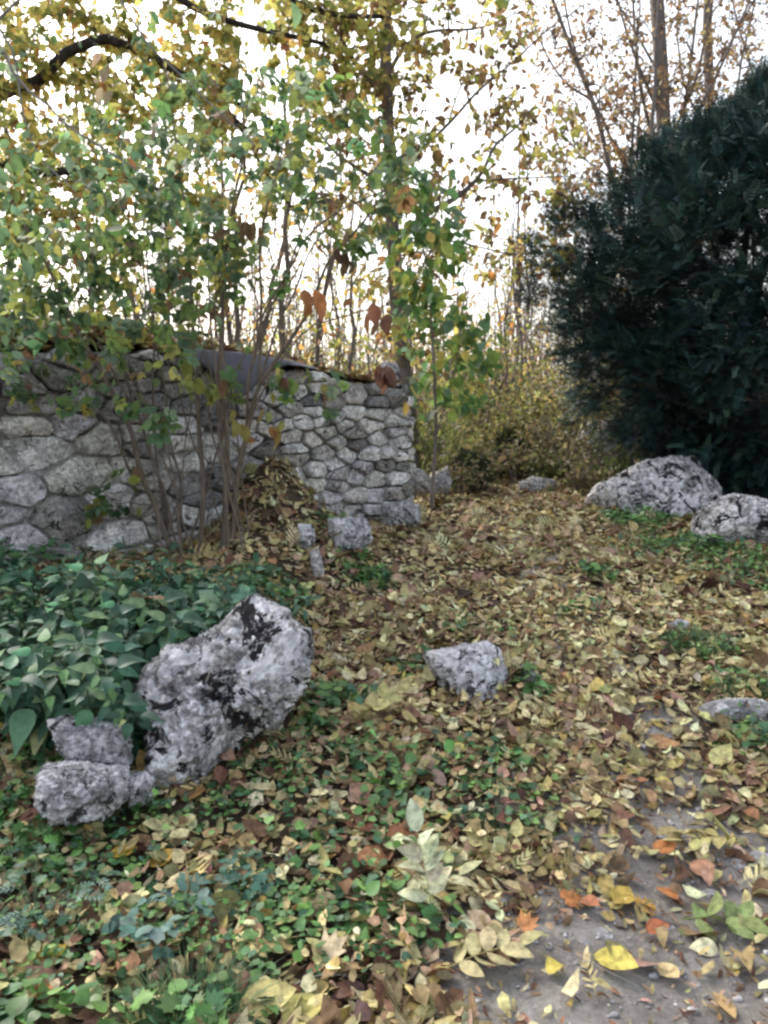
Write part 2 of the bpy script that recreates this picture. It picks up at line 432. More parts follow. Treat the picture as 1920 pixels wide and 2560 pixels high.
# ---------------------------------------------------------------- rocks
def ico(sub):
    bm_ = __import__('bmesh').new(); __import__('bmesh').ops.create_icosphere(bm_, subdivisions=sub, radius=1)
    bm_.verts.index_update()
    V = np.array([v.co[:] for v in bm_.verts]); F = np.array([[v.index for v in f.verts] for f in bm_.faces]); bm_.free(); return V, F
ICO = {k: ico(k) for k in (3, 4, 6, 7)}; ICO[3] = ico(2)
def rock_mesh(outline, D0, thick, lean=.3, amp=.05, sub=6, seed=0, pit=1.0, fs=3.0):
    pts = []
    zb = P(outline[0][0], max(o[1] for o in outline), D0)[2]
    for px, py in outline:
        D = D0
        for _ in range(6): D = D0 + lean * (P(px, py, D)[2] - zb)
        pts.append(P(px, py, D))
    pts = np.array(pts); C = (pts.max(0) + pts.min(0)) / 2
    u = np.array([1., 0, 0]); v = np.array([0, lean, 1.]); v /= np.linalg.norm(v); n = np.cross(u, v)
    q = pts - C; a = q @ u; b = q @ v
    # dense polar radius of the polygon
    m = 40; A = []; B = []
    for i in range(len(a)):
        j = (i + 1) % len(a); t = np.arange(m) / m; A.append(a[i] * (1 - t) + a[j] * t); B.append(b[i] * (1 - t) + b[j] * t)
    A = np.concatenate(A); B = np.concatenate(B); th = np.arctan2(B, A); rr = np.hypot(A, B)
    bins = 180; tg = (np.arange(bins) + .5) / bins * 2 * np.pi - np.pi; rg = np.array([rr[np.argmin(np.abs(np.angle(np.exp(1j * (th - t)))))] for t in tg])
    V, F = ICO[sub]
    t = np.arctan2(V[:, 2], V[:, 0]); rad = np.interp(t, np.concatenate([tg - 2 * np.pi, tg, tg + 2 * np.pi]), np.tile(rg, 3))
    rho = np.hypot(V[:, 0], V[:, 2]) ** .8
    W_ = C + (rad * rho * np.cos(t))[:, None] * u + (rad * rho * np.sin(t))[:, None] * v - (V[:, 1] * thick)[:, None] * n * (-1)
    s = seed * 7.7
    size = rg.mean()
    q = W_ + s
    nrm = (W_ - C) / (np.linalg.norm(W_ - C, axis=1, keepdims=True) + 1e-9)
    d = fbm(q, 3, fs / size * .3) * amp * .5
    rid = (1 - np.abs(fbm(q, 4, fs / size * .9))) ; d = d - np.clip(.55 - rid, 0, 1) * 0 + (rid - .75) * amp * .4
    d = d - pit * amp * .75 * np.clip(fbm(q + 3, 4, fs / size * 2.2, .6) - .15, 0, 1) + amp * .22 * fbm(q, 4, fs / size * 5, .65)
    return W_ + nrm * d[:, None], F
ROCKS = []
def rock(name, label, cat, outline, D0, thick, mat, group=None, **k):
    V, F = rock_mesh(outline, D0, thick, **k)
    o = mesh_obj(name, V, F, mat); tag(o, label, cat, group); ROCKS.append(o); return o

def Dg(px, py): return G(px, py)[1]
rock('boulder', 'large pitted white and black limestone boulder leaning over the weeds beside the nettles', 'boulder',
     [(642, 1498), (722, 1535), (792, 1588), (780, 1691), (738, 1760), (700, 1806), (600, 1848), (548, 1890), (505, 1972), (365, 1990), (372, 1917), (370, 1850), (352, 1770), (356, 1700), (420, 1640), (521, 1600), (585, 1545)],
     2.72, .22, M_BOULD, lean=.85, amp=.045, pit=1.1, sub=7, seed=1, fs=4)
rock('rock', 'upper of the two small pale rocks below the nettle clump, left of the big boulder', 'rock',
     [(127, 1800), (180, 1790), (250, 1796), (328, 1812), (330, 1860), (324, 1908), (243, 1915), (190, 1900), (150, 1865)], 2.70, .14, M_BOULD3, lean=.3, amp=.03, seed=2)
rock('rock', 'lower of the two small pale rocks below the nettle clump, resting in brown leaves', 'rock',
     [(116, 1917), (203, 1905), (312, 1922), (326, 1990), (270, 2048), (145, 2060), (100, 2000)], 2.48, .15, M_BOULD3, lean=.3, amp=.03, seed=3)
rock('rock', 'small dark rock wedged between the big boulder and the two pale rocks', 'rock',
     [(325, 1935), (360, 1925), (385, 1950), (380, 2010), (330, 2020)], 2.6, .08, M_BOULD, lean=.3, amp=.015, seed=31, sub=6)
rock('rock', 'squat pale grey rock sunk in the leaves in the middle of the slope', 'rock',
     [(1055, 1634), (1099, 1628), (1157, 1612), (1215, 1608), (1252, 1634), (1264, 1697), (1258, 1790), (1209, 1800), (1140, 1795), (1110, 1732), (1080, 1686)],
     Dg(1180, 1757), .12, M_BOULD3, lean=.9, amp=.025, seed=4)
rock('rock', 'little pale rock just right of the squat grey rock on the slope', 'rock',
     [(1305, 1660), (1332, 1665), (1345, 1709), (1340, 1730), (1312, 1730)], Dg(1325, 1722) + .02, .05, M_BOULD2, lean=.5, amp=.008, seed=5)
rock('boulder', 'broad pale limestone outcrop under the dark yew tree', 'boulder',
     [(1470, 1238), (1539, 1205), (1585, 1182), (1654, 1173), (1735, 1168), (1756, 1205), (1796, 1242), (1815, 1340), (1790, 1400), (1700, 1400), (1620, 1370), (1560, 1330), (1500, 1285), (1455, 1262)],
     Dg(1680, 1300) + .02, .4, M_BOULD, lean=1.1, amp=.05, sub=7, seed=6, fs=3.5)
rock('boulder', 'rough white-crusted outcrop at the right edge below the yew', 'boulder',
     [(1735, 1290), (1800, 1250), (1886, 1268), (1960, 1294), (2040, 1330), (2040, 1420), (1897, 1390), (1845, 1380), (1750, 1370)],
     Dg(1860, 1370) + .02, .3, M_BOULD, lean=.8, amp=.05, sub=7, seed=7)
rock('rock', 'flat grey block fallen at the foot of the stone wall', 'rock',
     [(822, 1300), (870, 1292), (916, 1298), (930, 1346), (900, 1385), (850, 1390), (826, 1345)], Dg(870, 1380), .14, M_BOULD3, lean=.3, amp=.03, seed=8)
rock('rock', 'small white stone in yellow leaves left of the flat block at the wall foot', 'rock',
     [(744, 1310), (782, 1312), (790, 1350), (775, 1378), (748, 1372)], Dg(765, 1368), .06, M_BOULD, lean=.2, amp=.012, seed=9)
rock('rock', 'narrow upright stone poking out of the leaves below the wall foot', 'rock',
     [(775, 1378), (797, 1368), (806, 1400), (812, 1450), (785, 1452)], Dg(798, 1440), .06, M_BOULD2, lean=.2, amp=.01, seed=10)
rock('rock', 'pale rubble stone leaning against the low end of the wall', 'rock',
     [(950, 1262), (1000, 1250), (1046, 1262), (1055, 1310), (1010, 1330), (955, 1325)], Dg(1000, 1318), .14, M_BOULD2, lean=.2, amp=.03, seed=11)
rock('rock', 'rubble stone just past the wall end, left of the mossy stump', 'rock',
     [(1012, 1160), (1045, 1175), (1078, 1192), (1075, 1232), (1030, 1245), (1005, 1220)], 7.2, .18, M_BOULD2, lean=.2, amp=.03, seed=12)
rock('rock', 'dark grey rubble stone touching the mossy stump', 'rock',
     [(1068, 1200), (1090, 1180), (1118, 1165), (1128, 1200), (1120, 1235), (1075, 1238)], 7.5, .15, M_BOULD2, lean=.2, amp=.03, seed=13)
rock('rock', 'pale stone half buried at the top of the leafy path', 'rock',
     [(1295, 1205), (1330, 1192), (1385, 1200), (1395, 1235), (1340, 1245), (1300, 1240)], Dg(1340, 1232), .15, M_BOULD2, lean=.2, amp=.03, seed=14)
rock('rock', 'dark mossy rock between the path and the yellow bush', 'rock',
     [(1230, 1100), (1262, 1066), (1300, 1080), (1318, 1130), (1325, 1200), (1240, 1215)], 9.6, .3, M_MOSS, lean=.2, amp=.16, seed=15)
rock('tree_stump', 'low dark mossy stump beside the end of the wall', 'stump',
     [(1128, 1150), (1160, 1135), (1200, 1150), (1222, 1190), (1225, 1235), (1130, 1240)], 8.2, .2, M_MOSS, lean=.2, amp=.12, seed=16)
rock('boulder', 'far pale grey boulder seen through brush left of the yew trunk', 'boulder',
     [(1440, 1100), (1470, 1060), (1520, 1050), (1560, 1080), (1580, 1170), (1440, 1180)], 10.5, .4, M_BOULD2, lean=.2, amp=.06, seed=17)
rock('rock', 'small grey stone beside the grass tuft on the right of the path', 'rock',
     [(1668, 1560), (1690, 1548), (1718, 1556), (1722, 1590), (1672, 1590)], Dg(1695, 1582), .06, M_BOULD2, lean=.6, amp=.01, seed=18)
rock('rock', 'flat pale stone slab in the leaves at the right edge', 'rock',
     [(1740, 1775), (1800, 1758), (1900, 1765), (1960, 1790), (1940, 1830), (1760, 1820)], Dg(1850, 1810), .1, M_BOULD2, lean=2.0, amp=.012, seed=19)
rock('rock', 'tiny pale stone at the left edge above the nettles', 'rock', [(-25, 1478), (0, 1470), (14, 1482), (10, 1515), (-25, 1515)], 3.9, .04, M_BOULD2, lean=.2, amp=.006, seed=20)
rock('rock', 'rounded brownish stone perched on top of the right end of the wall', 'rock', [(938, 950), (945, 915), (968, 902), (992, 912), (1003, 945), (996, 968), (945, 966)], 6.6, .1, M_BOULD2, lean=.1, amp=.015, seed=25)
# pale pebbles set in the bare path
for k, (px, py, r) in enumerate([(1505, 2342, 26), (1458, 2358, 18), (1838, 2165, 24), (1775, 2238, 18), (1722, 2228, 16), (1782, 2384, 20), (1842, 2458, 20), (1650, 2100, 14), (1810, 2430, 16), (1545, 2392, 14), (1895, 2150, 26), (1400, 2480, 15), (1700, 2480, 14)]):
    g = G(px, py); rm = r / FPX * g[1] * 1.15
    V, F = ICO[4]; V = V * [1, .8, .45] * (1 + .22 * fbm(V + k * 5, 3, 1.4))[:, None] * rm
    o = mesh_obj('pebble', V, F, M_BOULD2); o.location = g + np.array([0, 0, rm * .25])
    tag(o, 'small pale pebble bedded in the bare grey path soil', 'pebble', 'pale pebbles in the path')

def gravel():
    g = Geo(); V0, F0 = ICO[3]; n = 4200; x = R.uniform(-.4, 2.4, n); y = R.uniform(1.4, 4.2, n); k = path_d(x, y) < .95 ; x, y = x[k], y[k]
    for a, b in zip(x, y):
        rm = .0038 * math.exp(R.normal(0, .6)); V = V0[:] * [1, R.uniform(.6, 1), .55] * rm * (1 + .2 * noise(V0 * 1.5 + a * 99))[:, None]
        g.add(V + [a, b, float(h(a, b)) + rm * .2], F3=F0)
    o = g.build('gravel', M_BOULD2); stuff(o, 'small pale grit scattered over the bare path', 'gravel')
gravel()

# ---------------------------------------------------------------- the stone wall
WALLTOP = sorted([(wall_s(px)[0], P(px, py, wall_s(px)[1])[2]) for px, py in [(1012, 966), (900, 950), (780, 930), (700, 912), (560, 898), (450, 882), (250, 868), (0, 872), (-500, 872), (-1500, 880)]])
def wtop(s): return np.interp(s, [a for a, _ in WALLTOP], [b for _, b in WALLTOP])
def voronoi(sites, bb):
    out = []
    for i, s in enumerate(sites):
        poly = [np.array(p) for p in ((bb[0], bb[2]), (bb[1], bb[2]), (bb[1], bb[3]), (bb[0], bb[3]))]
        o = np.argsort(np.linalg.norm(sites - s, axis=1))[1:26]
        for j in o:
            m = (sites[j] + s) / 2; n = sites[j] - s; q = []
            for k in range(len(poly)):
                a, b = poly[k], poly[(k + 1) % len(poly)]; da, db = (a - m) @ n, (b - m) @ n
                if da <= 0: q.append(a)
                if da * db < 0: q.append(a + (b - a) * da / (da - db))
            poly = q
            if len(poly) < 3: break
        if len(poly) >= 3: out.append((i, np.array(poly)))
    return out
def stone_patch(geo, poly, inset, depth, map3, tint, seed):
    c = poly.mean(0); m = 36
    # rounded outline in polar form
    th = np.linspace(0, 2 * np.pi, m, endpoint=False); r = []
    for t in th:
        d = np.array([math.cos(t), math.sin(t)]); best = 9
        for k in range(len(poly)):
            a = poly[k]; b = poly[(k + 1) % len(poly)]; e = b - a; den = d[0] * e[1] - d[1] * e[0]
            if abs(den) < 1e-9: continue
            tt = ((a - c)[0] * e[1] - (a - c)[1] * e[0]) / den
            uu = ((a - c)[0] * d[1] - (a - c)[1] * d[0]) / den
            if tt > 0 and -1e-6 <= uu <= 1 + 1e-6: best = min(best, tt)
        r.append(best)
    r = np.array(r); r = (np.roll(r, 1) + 8 * r + np.roll(r, -1)) / 10; r = np.maximum(r - inset, .3 * r)
    r = r * (1 + .09 * noise(np.stack([np.cos(th) * 2 + seed, np.sin(th) * 2, 0 * th], -1)) + .05 * noise(np.stack([np.cos(th) * 6 + seed, np.sin(th) * 6, 0 * th], -1)))
    rings = [.3, .55, .75, .88, .96, 1.0, 1.0]
    prof = [1, 1, .98, .93, .8, .5, -.9]
    tilt = R.normal(0, .10, 2) * min(1, .10 / max(.02, r.mean())); V = [np.array([c[0], c[1], depth])]
    for q, pz in zip(rings, prof):
        xy = c + (r * q)[:, None] * np.stack([np.cos(th), np.sin(th)], -1)
        dz = depth * pz + ((xy - c) @ tilt) * (pz > 0)
        V += list(np.column_stack([xy, dz * np.ones(m)]))
    V = np.array(V); rm = r.mean()
    for _ in range(4):
        a = R.uniform(0, 6.28); pl_ = depth * R.uniform(.9, 1.25) - ((V[:, :2] - c) @ np.array([math.cos(a), math.sin(a)])) * R.uniform(.1, .45) * min(1, .1 / rm) ** .5
        V[:, 2] = np.where(V[:, 2] > 0, np.minimum(V[:, 2], np.maximum(pl_, .012)), V[:, 2])
    n1 = fbm(np.column_stack([V[:, :2], V[:, 2] * 0]) + seed, 4, 9); V[:, 2] += .03 * n1 * (V[:, 2] > 0)
    V[:, 2] = np.minimum(V[:, 2], depth * 1.7)
    F3 = [(0, 1 + k, 1 + (k + 1) % m) for k in range(m)]; F4 = []
    for a in range(len(rings) - 1):
        for k in range(m):
            p = 1 + a * m + k; q = 1 + a * m + (k + 1) % m; F4.append((p, p + m, q + m, q))
    geo.add(map3(V), F3=F3, F4=F4, C=tint)
def build_wall():
    w_ = thing('stone_wall', 'rough mortared limestone rubble wall running in from the left', 'wall')
    smax = 6.0
    # sites with size varying along the wall, in a space squeezed along s
    AN = 1.75; sites = []; sz = []
    for _ in range(26000):
        s = R.uniform(-.1, smax); z = R.uniform(.3, 1.95)
        rad = (.118 if s < 1.55 else .19 + .05 * math.sin(s * 5)) * R.choice([.6, .85, 1, 1.3], p=[.3, .25, .25, .2])
        if s > 1.6 and z > 1.35: rad *= .85
        p = np.array([s / AN, z])
        if all((p[0] - q[0]) ** 2 + (p[1] - q[1]) ** 2 > (.5 * (rad + r2)) ** 2 for q, r2 in zip(sites, sz)): sites.append(p); sz.append(rad)
    sites = np.array(sites); g = Geo()
    def front(V):
        b = V[:, 2]
        return np.column_stack([WB[0] + WD[0] * V[:, 0] + WN[0] * b, WB[1] + WD[1] * V[:, 0] + WN[1] * b, V[:, 1]])
    for i, poly in voronoi(sites, (-.02, smax / AN, .2, 2.0)):
        poly = poly * [AN, 1]; c = poly.mean(0); t = float(wtop(c[0]))
        if c[1] > t - .02: continue
        poly[:, 1] = np.minimum(poly[:, 1], t + .01)
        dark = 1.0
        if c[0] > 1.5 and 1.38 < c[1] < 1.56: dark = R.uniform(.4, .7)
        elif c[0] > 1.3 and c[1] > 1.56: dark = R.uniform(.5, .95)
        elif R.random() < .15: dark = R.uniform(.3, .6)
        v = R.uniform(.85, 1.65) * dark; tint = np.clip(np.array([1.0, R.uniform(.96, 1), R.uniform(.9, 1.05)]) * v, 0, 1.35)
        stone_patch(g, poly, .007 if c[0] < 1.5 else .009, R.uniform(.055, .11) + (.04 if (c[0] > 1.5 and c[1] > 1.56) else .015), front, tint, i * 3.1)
    # end face, going back from the right end
    es = np.array([(x + R.uniform(-.03, .03), z + R.uniform(-.03, .03)) for x in np.arange(0.02, .6, .16) for z in np.arange(.3, 1.8, .15)])
    def endm(V):
        a = V[:, 0]; b = V[:, 2]
        return np.column_stack([WB[0] - WN[0] * a - WD[0] * b, WB[1] - WN[1] * a - WD[1] * b, V[:, 1]])
    for i, poly in voronoi(es, (-.02, .6, .2, 1.66)):
        stone_patch(g, poly, .012, R.uniform(.03, .06), endm, np.ones(3) * R.uniform(.5, 1.2), i * 2.3 + 50)
    g.build('stonework', M_WALLST, w_)
    # mortar core: front, top, end, back
    g = Geo(); n = 160; ss = np.linspace(-.0, smax, n); zz = np.linspace(.1, 1, 50)
    def sheet(Pf):
        m = Pf.shape[:2]; i = np.arange(m[0] * m[1]).reshape(m)
        g.add(Pf.reshape(-1, 3), F4=np.stack([i[:-1, :-1], i[1:, :-1], i[1:, 1:], i[:-1, 1:]], -1).reshape(-1, 4))
    S_, Z_ = np.meshgrid(ss, zz, indexing='ij'); T_ = wtop(S_) - .03; Zf = Z_ * T_
    b = .018 - .012 * (S_ < 1.5) + .014 * fbm(np.stack([S_, Zf, 0 * S_], -1), 5, 3.2, .6)
    sheet(np.stack([WB[0] + WD[0] * S_ + WN[0] * b, WB[1] + WD[1] * S_ + WN[1] * b, Zf], -1))
    S2, B2 = np.meshgrid(ss, np.linspace(0, .6, 14), indexing='ij')
    sheet(np.stack([WB[0] + WD[0] * S2 - WN[0] * B2 + WN[0] * .0, WB[1] + WD[1] * S2 - WN[1] * B2, wtop(S2) - .03 + .02 * fbm(np.stack([S2, B2, 0 * S2], -1), 3, 5) * (B2 > 0)], -1))
    sheet(np.stack([WB[0] + WD[0] * S_ - WN[0] * .6, WB[1] + WD[1] * S_ - WN[1] * .6, Zf], -1))
    B3, Z3 = np.meshgrid(np.linspace(0, .6, 10), np.linspace(.1, float(wtop(0)) - .03, 20), indexing='ij')
    sheet(np.stack([WB[0] - WN[0] * B3, WB[1] - WN[1] * B3, Z3], -1))
    g.build('mortar_core', M_MORTAR, w_)
build_wall()
def wallpt(s, out, z): return np.array([WB[0] + WD[0] * s + WN[0] * out, WB[1] + WD[1] * s + WN[1] * out, z])
# soil bank lying on top of the left half of the wall
def top_h(s, b):
    return wtop(s) - .01 + .02 + (.13 * sig((s - 1.55) / .12) * np.sin(np.clip((b + .05) / .9, 0, 1) * np.pi * .55) + .05 * np.clip(b, 0, 1)) + .02 * noise(np.stack([np.asarray(s) * 5, np.asarray(b) * 5, 0 * np.asarray(s)], -1))
def build_bank():
    S_, B_ = np.meshgrid(np.linspace(.1, 6, 150), np.linspace(-.02, 1.6, 40), indexing='ij')
    Z = top_h(S_, B_); Z = np.where(B_ > 1.0, Z * (1 - (B_ - 1) / .6) + .3 * (B_ - 1) / .6, Z)
    Pf = np.stack([WB[0] + WD[0] * S_ - WN[0] * B_, WB[1] + WD[1] * S_ - WN[1] * B_, Z], -1)
    i = np.arange(S_.size).reshape(S_.shape)
    o = mesh_obj('soil_bank', Pf.reshape(-1, 3), np.stack([i[:-1, :-1], i[1:, :-1], i[1:, 1:], i[:-1, 1:]], -1).reshape(-1, 4), M_SOIL)
    o['kind'] = 'structure'
build_bank()
# dark roofing sheet draped over the top edge of the wall
def build_sheet():
    m, n, b = newmat('roofing_sheet'); f = nz(n, 7, 8, .6, objvec(n))
    n.links.new(ramp(n, f, [(.3, (.08, .08, .10)), (.7, (.15, .15, .185))]), b.inputs['Base Color']); b.inputs['Roughness'].default_value = .6
    bump(n, b, f, .3, .01)
    topv = [(466, 872), (520, 876), (560, 880), (620, 884), (670, 892), (715, 899), (750, 907), (790, 919)]
    botv = [(472, 882), (530, 935), (598, 1004), (640, 965), (680, 925), (720, 912), (753, 915), (792, 926)]
    def at(px, py, out):
        s, D = wall_s(px); q = P(px, py, D - out); return q
    k = 60; tt = np.linspace(0, 1, k)
    tx = np.interp(tt, np.linspace(0, 1, 8), [p[0] for p in topv]); ty = np.interp(tt, np.linspace(0, 1, 8), [p[1] for p in topv])
    bx = np.interp(tt, np.linspace(0, 1, 8), [p[0] for p in botv]); by = np.interp(tt, np.linspace(0, 1, 8), [p[1] for p in botv])
    rows = []
    back = np.array([-WN[0], -WN[1], 0])
    tops = np.array([at(a, b_, .17) for a, b_ in zip(tx, ty)])
    for q in (.45, .3, .15): rows.append(tops + back * q + np.array([0, 0, .02]))
    for q in np.linspace(0, 1, 10):
        row = np.array([at(a * (1 - q) + c * q, b_ * (1 - q) + d * q, .17 + .05 * math.sin(q * 2)) for a, b_, c, d in zip(tx, ty, bx, by)])
        row[:, 1] -= .03 * np.sin(tt * 14 + q * 2) * q; rows.append(row)
    V = np.array(rows); i = np.arange(V.shape[0] * k).reshape(V.shape[0], k)
    o = mesh_obj('roofing_sheet', V.reshape(-1, 3), np.stack([i[:-1, :-1], i[1:, :-1], i[1:, 1:], i[:-1, 1:]], -1).reshape(-1, 4), m)
    md = o.modifiers.new('t', 'SOLIDIFY'); md.thickness = .006
    tag(o, 'dark grey roofing felt sheet hanging in a pointed flap over the wall top', 'sheet')
build_sheet()

# ---------------------------------------------------------------- leaf litter
GREEN = [(600, 1990, .16), (560, 2060, .14), (800, 1780, .12), (250, 2110, .12), (120, 2160, .16), (350, 2060, .1), (420, 1900, .1), (720, 2080, .12), (20, 1900, .2), (1150, 2200, .08), (720, 1950, .22), (860, 1930, .16), (1000, 1990, .16), (640, 1900, .15), (740, 1830, .14), (300, 2300, .28), (80, 2250, .3), (650, 2300, .32), (850, 2280, .18),
         (960, 2330, .16), (470, 2520, .2), (1200, 1950, .2), (1350, 2090, .10), (1250, 1600, .11), (920, 1450, .2), (690, 1470, .2), (720, 1500, .15), (1600, 1310, .3),
         (1720, 1375, .4), (1880, 1420, .4), (1450, 1540, .15), (1740, 1620, .17), (1860, 1730, .15), (1890, 1860, .15), (1330, 1740, .12), (1050, 1690, .12),
         (100, 2420, .3), (250, 2180, .22), (780, 2130, .16), (1100, 2060, .12), (960, 2080, .14), (1150, 1330 + 250, .08), (60, 2000, .2), (1500, 1450, .1), (880, 1760, .1), (40, 2500, .2)]
GW = [(*G(a, b)[:2], r) for a, b, r in GREEN]
def green(x, y):
    v = 0
    for a, b, r in GW: v = np.maximum(v, np.exp(-((x - a) ** 2 + (y - b) ** 2) / (r * r)))
    return v
BARE = [(*G(a, b)[:2], r) for a, b, r in [(1500, 2380, .26), (1650, 2450, .28), (1800, 2300, .26), (1420, 2480, .18), (1600, 2560, .25), (1850, 2520, .2), (1200, 2470, .10), (1590, 1890, .05), (1650, 2080, .14), (1900, 2150, .15), (1700, 2200, .12), (1480, 2120, .06), (1300, 2560, .1)]]
def bare(x, y):
    v = 0
    for a, b, r in BARE: v = np.maximum(v, np.exp(-(((x - a) ** 2 + (y - b) ** 2) / (r * r)) ** 1.5))
    return v
PAL_L = [S(196, 180, 118), S(172, 152, 92), S(150, 118, 78), S(128, 92, 62), S(104, 70, 50), S(214, 204, 150), S(178, 142, 112), S(190, 164, 80), S(184, 122, 74), S(88, 62, 50), S(150, 140, 84)]
W_PALE = [34, 26, 12, 6, 3, 20, 5, 4, .7, 1, 12]
W_BRN = [10, 12, 16, 18, 10, 6, 18, 3, 1.5, 5, 6]
def litter(geo, N, T, size, wts, xr, yr, keep, zlo=.003, zhi=.02, tilt=.32, jit=.2, hf=h, wid=(.65, 1.2), curl=.5):
    x = R.uniform(*xr, N); y = R.uniform(*yr, N); k = keep(x, y) > R.random(N); x, y = x[k], y[k]; n = len(x)
    z = hf(x, y); e = .03; gx = (hf(x + e, y) - z) / e; gy = (hf(x, y + e) - z) / e
    a = R.uniform(0, 2 * np.pi, n); dx, dy = np.cos(a), np.sin(a)
    ax = np.stack([dx, dy, gx * dx + gy * dy + R.normal(0, tilt * .55, n)], -1)
    ly = gy * dx - gx * dy
    roll = R.normal(0, tilt, n) + np.arctan(ly)
    sz = size * np.exp(np.clip(R.normal(0, .28, n), -.6, .38))
    pos = np.stack([x, y, z + R.uniform(zlo, zhi, n)], -1); pos[:, :2] -= ax[:, :2] * sz[:, None] * .5
    scatter(geo, T, pos, frames(ax, roll), sz, pick(PAL_L, wts, n, jit) * 1.04, curl=R.normal(.1, curl, n), fold=R.normal(.05, .45, n), width=R.uniform(*wid, n), twist=R.normal(0, .8, n))
def in_view(x, y, m=.35):
    return (np.abs(x) < y * .52 + m)
def kp(dens_bare, dens_green, clump=.0, nearw=None):
    def f(x, y):
        p = np.stack([x, y, 0 * x], -1)
        v = (1 - (1 - dens_green) * np.clip(green(x, y) * 1.3, 0, 1)) * (1 - (1 - dens_bare) * np.clip(bare(x, y) * 1.4, 0, 1))
        if clump: v = v * np.clip(.75 + clump * fbm(p, 3, 3.5), .08, 1)
        # keep clear of the inside of the wall
        out = (x - WB[0]) * WN[0] + (y - WB[1]) * WN[1]; s = (x - WB[0]) * WD[0] + (y - WB[1]) * WD[1]
        v = v * np.where((s > 0) & (out < .02) & (out > -.7), 0, 1)
        v = v * in_view(x, y)
        if nearw: v = v * nearw(x, y)
        return v
    return f
g = Geo()
far = lambda x, y: sig((y - 3.0) / .35) * .85 + .15
litter(g, 165000, T_NARROW, .056, W_PALE, (-5, 5.2), (1.3, 9.6), kp(.15, .7, .45, far), jit=.22)
litter(g, 40000, T_OVATE, .082, W_BRN, (-5, 5.2), (1.3, 9.6), kp(.24, .42, .5, lambda x, y: .22 + .4 * sig((3.6 - y) / .8)), zlo=.004, zhi=.026)
litter(g, 20000, T_SMALL, .05, W_PALE, (-3, 3), (1.3, 4.4), kp(.1, .9, .5), zlo=.01, zhi=.05)
litter(g, 9000, T_BROAD, .072, W_BRN, (-5, 5.2), (1.3, 9.6), kp(.25, .4, .4), zlo=.012, zhi=.03, tilt=.4)
litter(g, 7000, T_BROAD, .072, W_PALE, (-5, 5.2), (1.3, 9.6), kp(.2, .3, .6), zlo=.012, zhi=.03, tilt=.4)
litter(g, 34000, T_NARROW, .03, W_BRN, (-.5, 3.5), (1.3, 4.5), kp(.4, .2, .6), jit=.25)
litter(g, 1300, T_ASH, .16, W_PALE, (-3.4, 3.4), (1.3, 7), kp(.14, .3, .6), zlo=.012, zhi=.028, tilt=.25, curl=.2)
litter(g, 30000, T_SMALL, .09, W_PALE, (-14, 14), (9.0, 22), lambda x, y: .8 + 0 * x, tilt=.3)
for ro in ROCKS:      # leaves lying on the rocks and drifted against their feet
    me = ro.data; nv = len(me.vertices); co = np.zeros(nv * 3, np.float32); no = np.zeros(nv * 3, np.float32)
    me.vertices.foreach_get('co', co); me.vertex_normals.foreach_get('vector', no); co = co.reshape(-1, 3).astype(float); no = no.reshape(-1, 3).astype(float)
    ext = np.ptp(co[:, 0]); gh = h(co[:, 0], co[:, 1])
    top = np.where((no[:, 2] > .75) & (co[:, 2] > gh + .05))[0]; foot = np.where(np.abs(co[:, 2] - gh - .015) < .02)[0]
    for idx, n, off, wt in ((top, int(7 * ext / .5), .012, .25), (foot, int(90 * ext / .5), .02, .5)):
        if not len(idx) or not n: continue
        i = idx[R.integers(0, len(idx), n)]; a = R.uniform(0, 6.28, n); nn = no[i]; p = co[i] + nn * off + [0, 0, .006]
        if wt == .5: p[:, :2] += nn[:, :2] * R.uniform(0, .06, (n, 1)); p[:, 2] = np.maximum(h(p[:, 0], p[:, 1]) + R.uniform(.005, .04, n), p[:, 2] - .02)
        t = np.stack([np.cos(a), np.sin(a), R.normal(0, .2, n)], -1); t -= nn * (t * nn).sum(1, keepdims=True) * (.9 if wt == .25 else .4)
        m = R.random(n) < .6
        for T, mm, sz in ((T_NARROW, m, .055), (T_OVATE, ~m, .07)):
            scatter(g, T, p[mm], frames(t[mm], R.normal(0, .3, mm.sum())), sz * np.exp(R.normal(0, .25, mm.sum())), pick(PAL_L, W_PALE, mm.sum(), .2), curl=R.normal(.1, .4, mm.sum()), fold=R.normal(0, .3, mm.sum()))
o = g.build('leaf_litter', M_LIT, None, smooth=True); stuff(o, 'thick carpet of fallen yellow and brown leaves covering the slope', 'leaf litter')
# litter lying on the wall top
g = Geo(); n = 9000; s_ = R.uniform(.05, 5.9, n); b_ = R.uniform(-.03, 1.1, n); keep = R.random(n) < np.where(s_ < 1.5, .6, 1); s_, b_ = s_[keep], b_[keep]; n = len(s_)
pos = np.stack([WB[0] + WD[0] * s_ - WN[0] * b_, WB[1] + WD[1] * s_ - WN[1] * b_, top_h(s_, b_) + R.uniform(.005, .04, n)], -1)
a = R.uniform(0, 6.28, n)
scatter(g, T_OVATE, pos, frames(np.stack([np.cos(a), np.sin(a), R.normal(0, .3, n)], -1), R.normal(0, .45, n)), .085 * np.exp(R.normal(0, .25, n)),
        pick(PAL_L, [22, 26, 12, 8, 4, 10, 6, 16, 7, 2, 10], n, .2), curl=R.normal(.1, .4, n), fold=R.normal(0, .4, n), width=R.uniform(.8, 1.2, n))
o = g.build('leaf_litter', M_LIT); stuff(o, 'yellow and brown fallen leaves lying along the top of the stone wall', 'leaf litter')

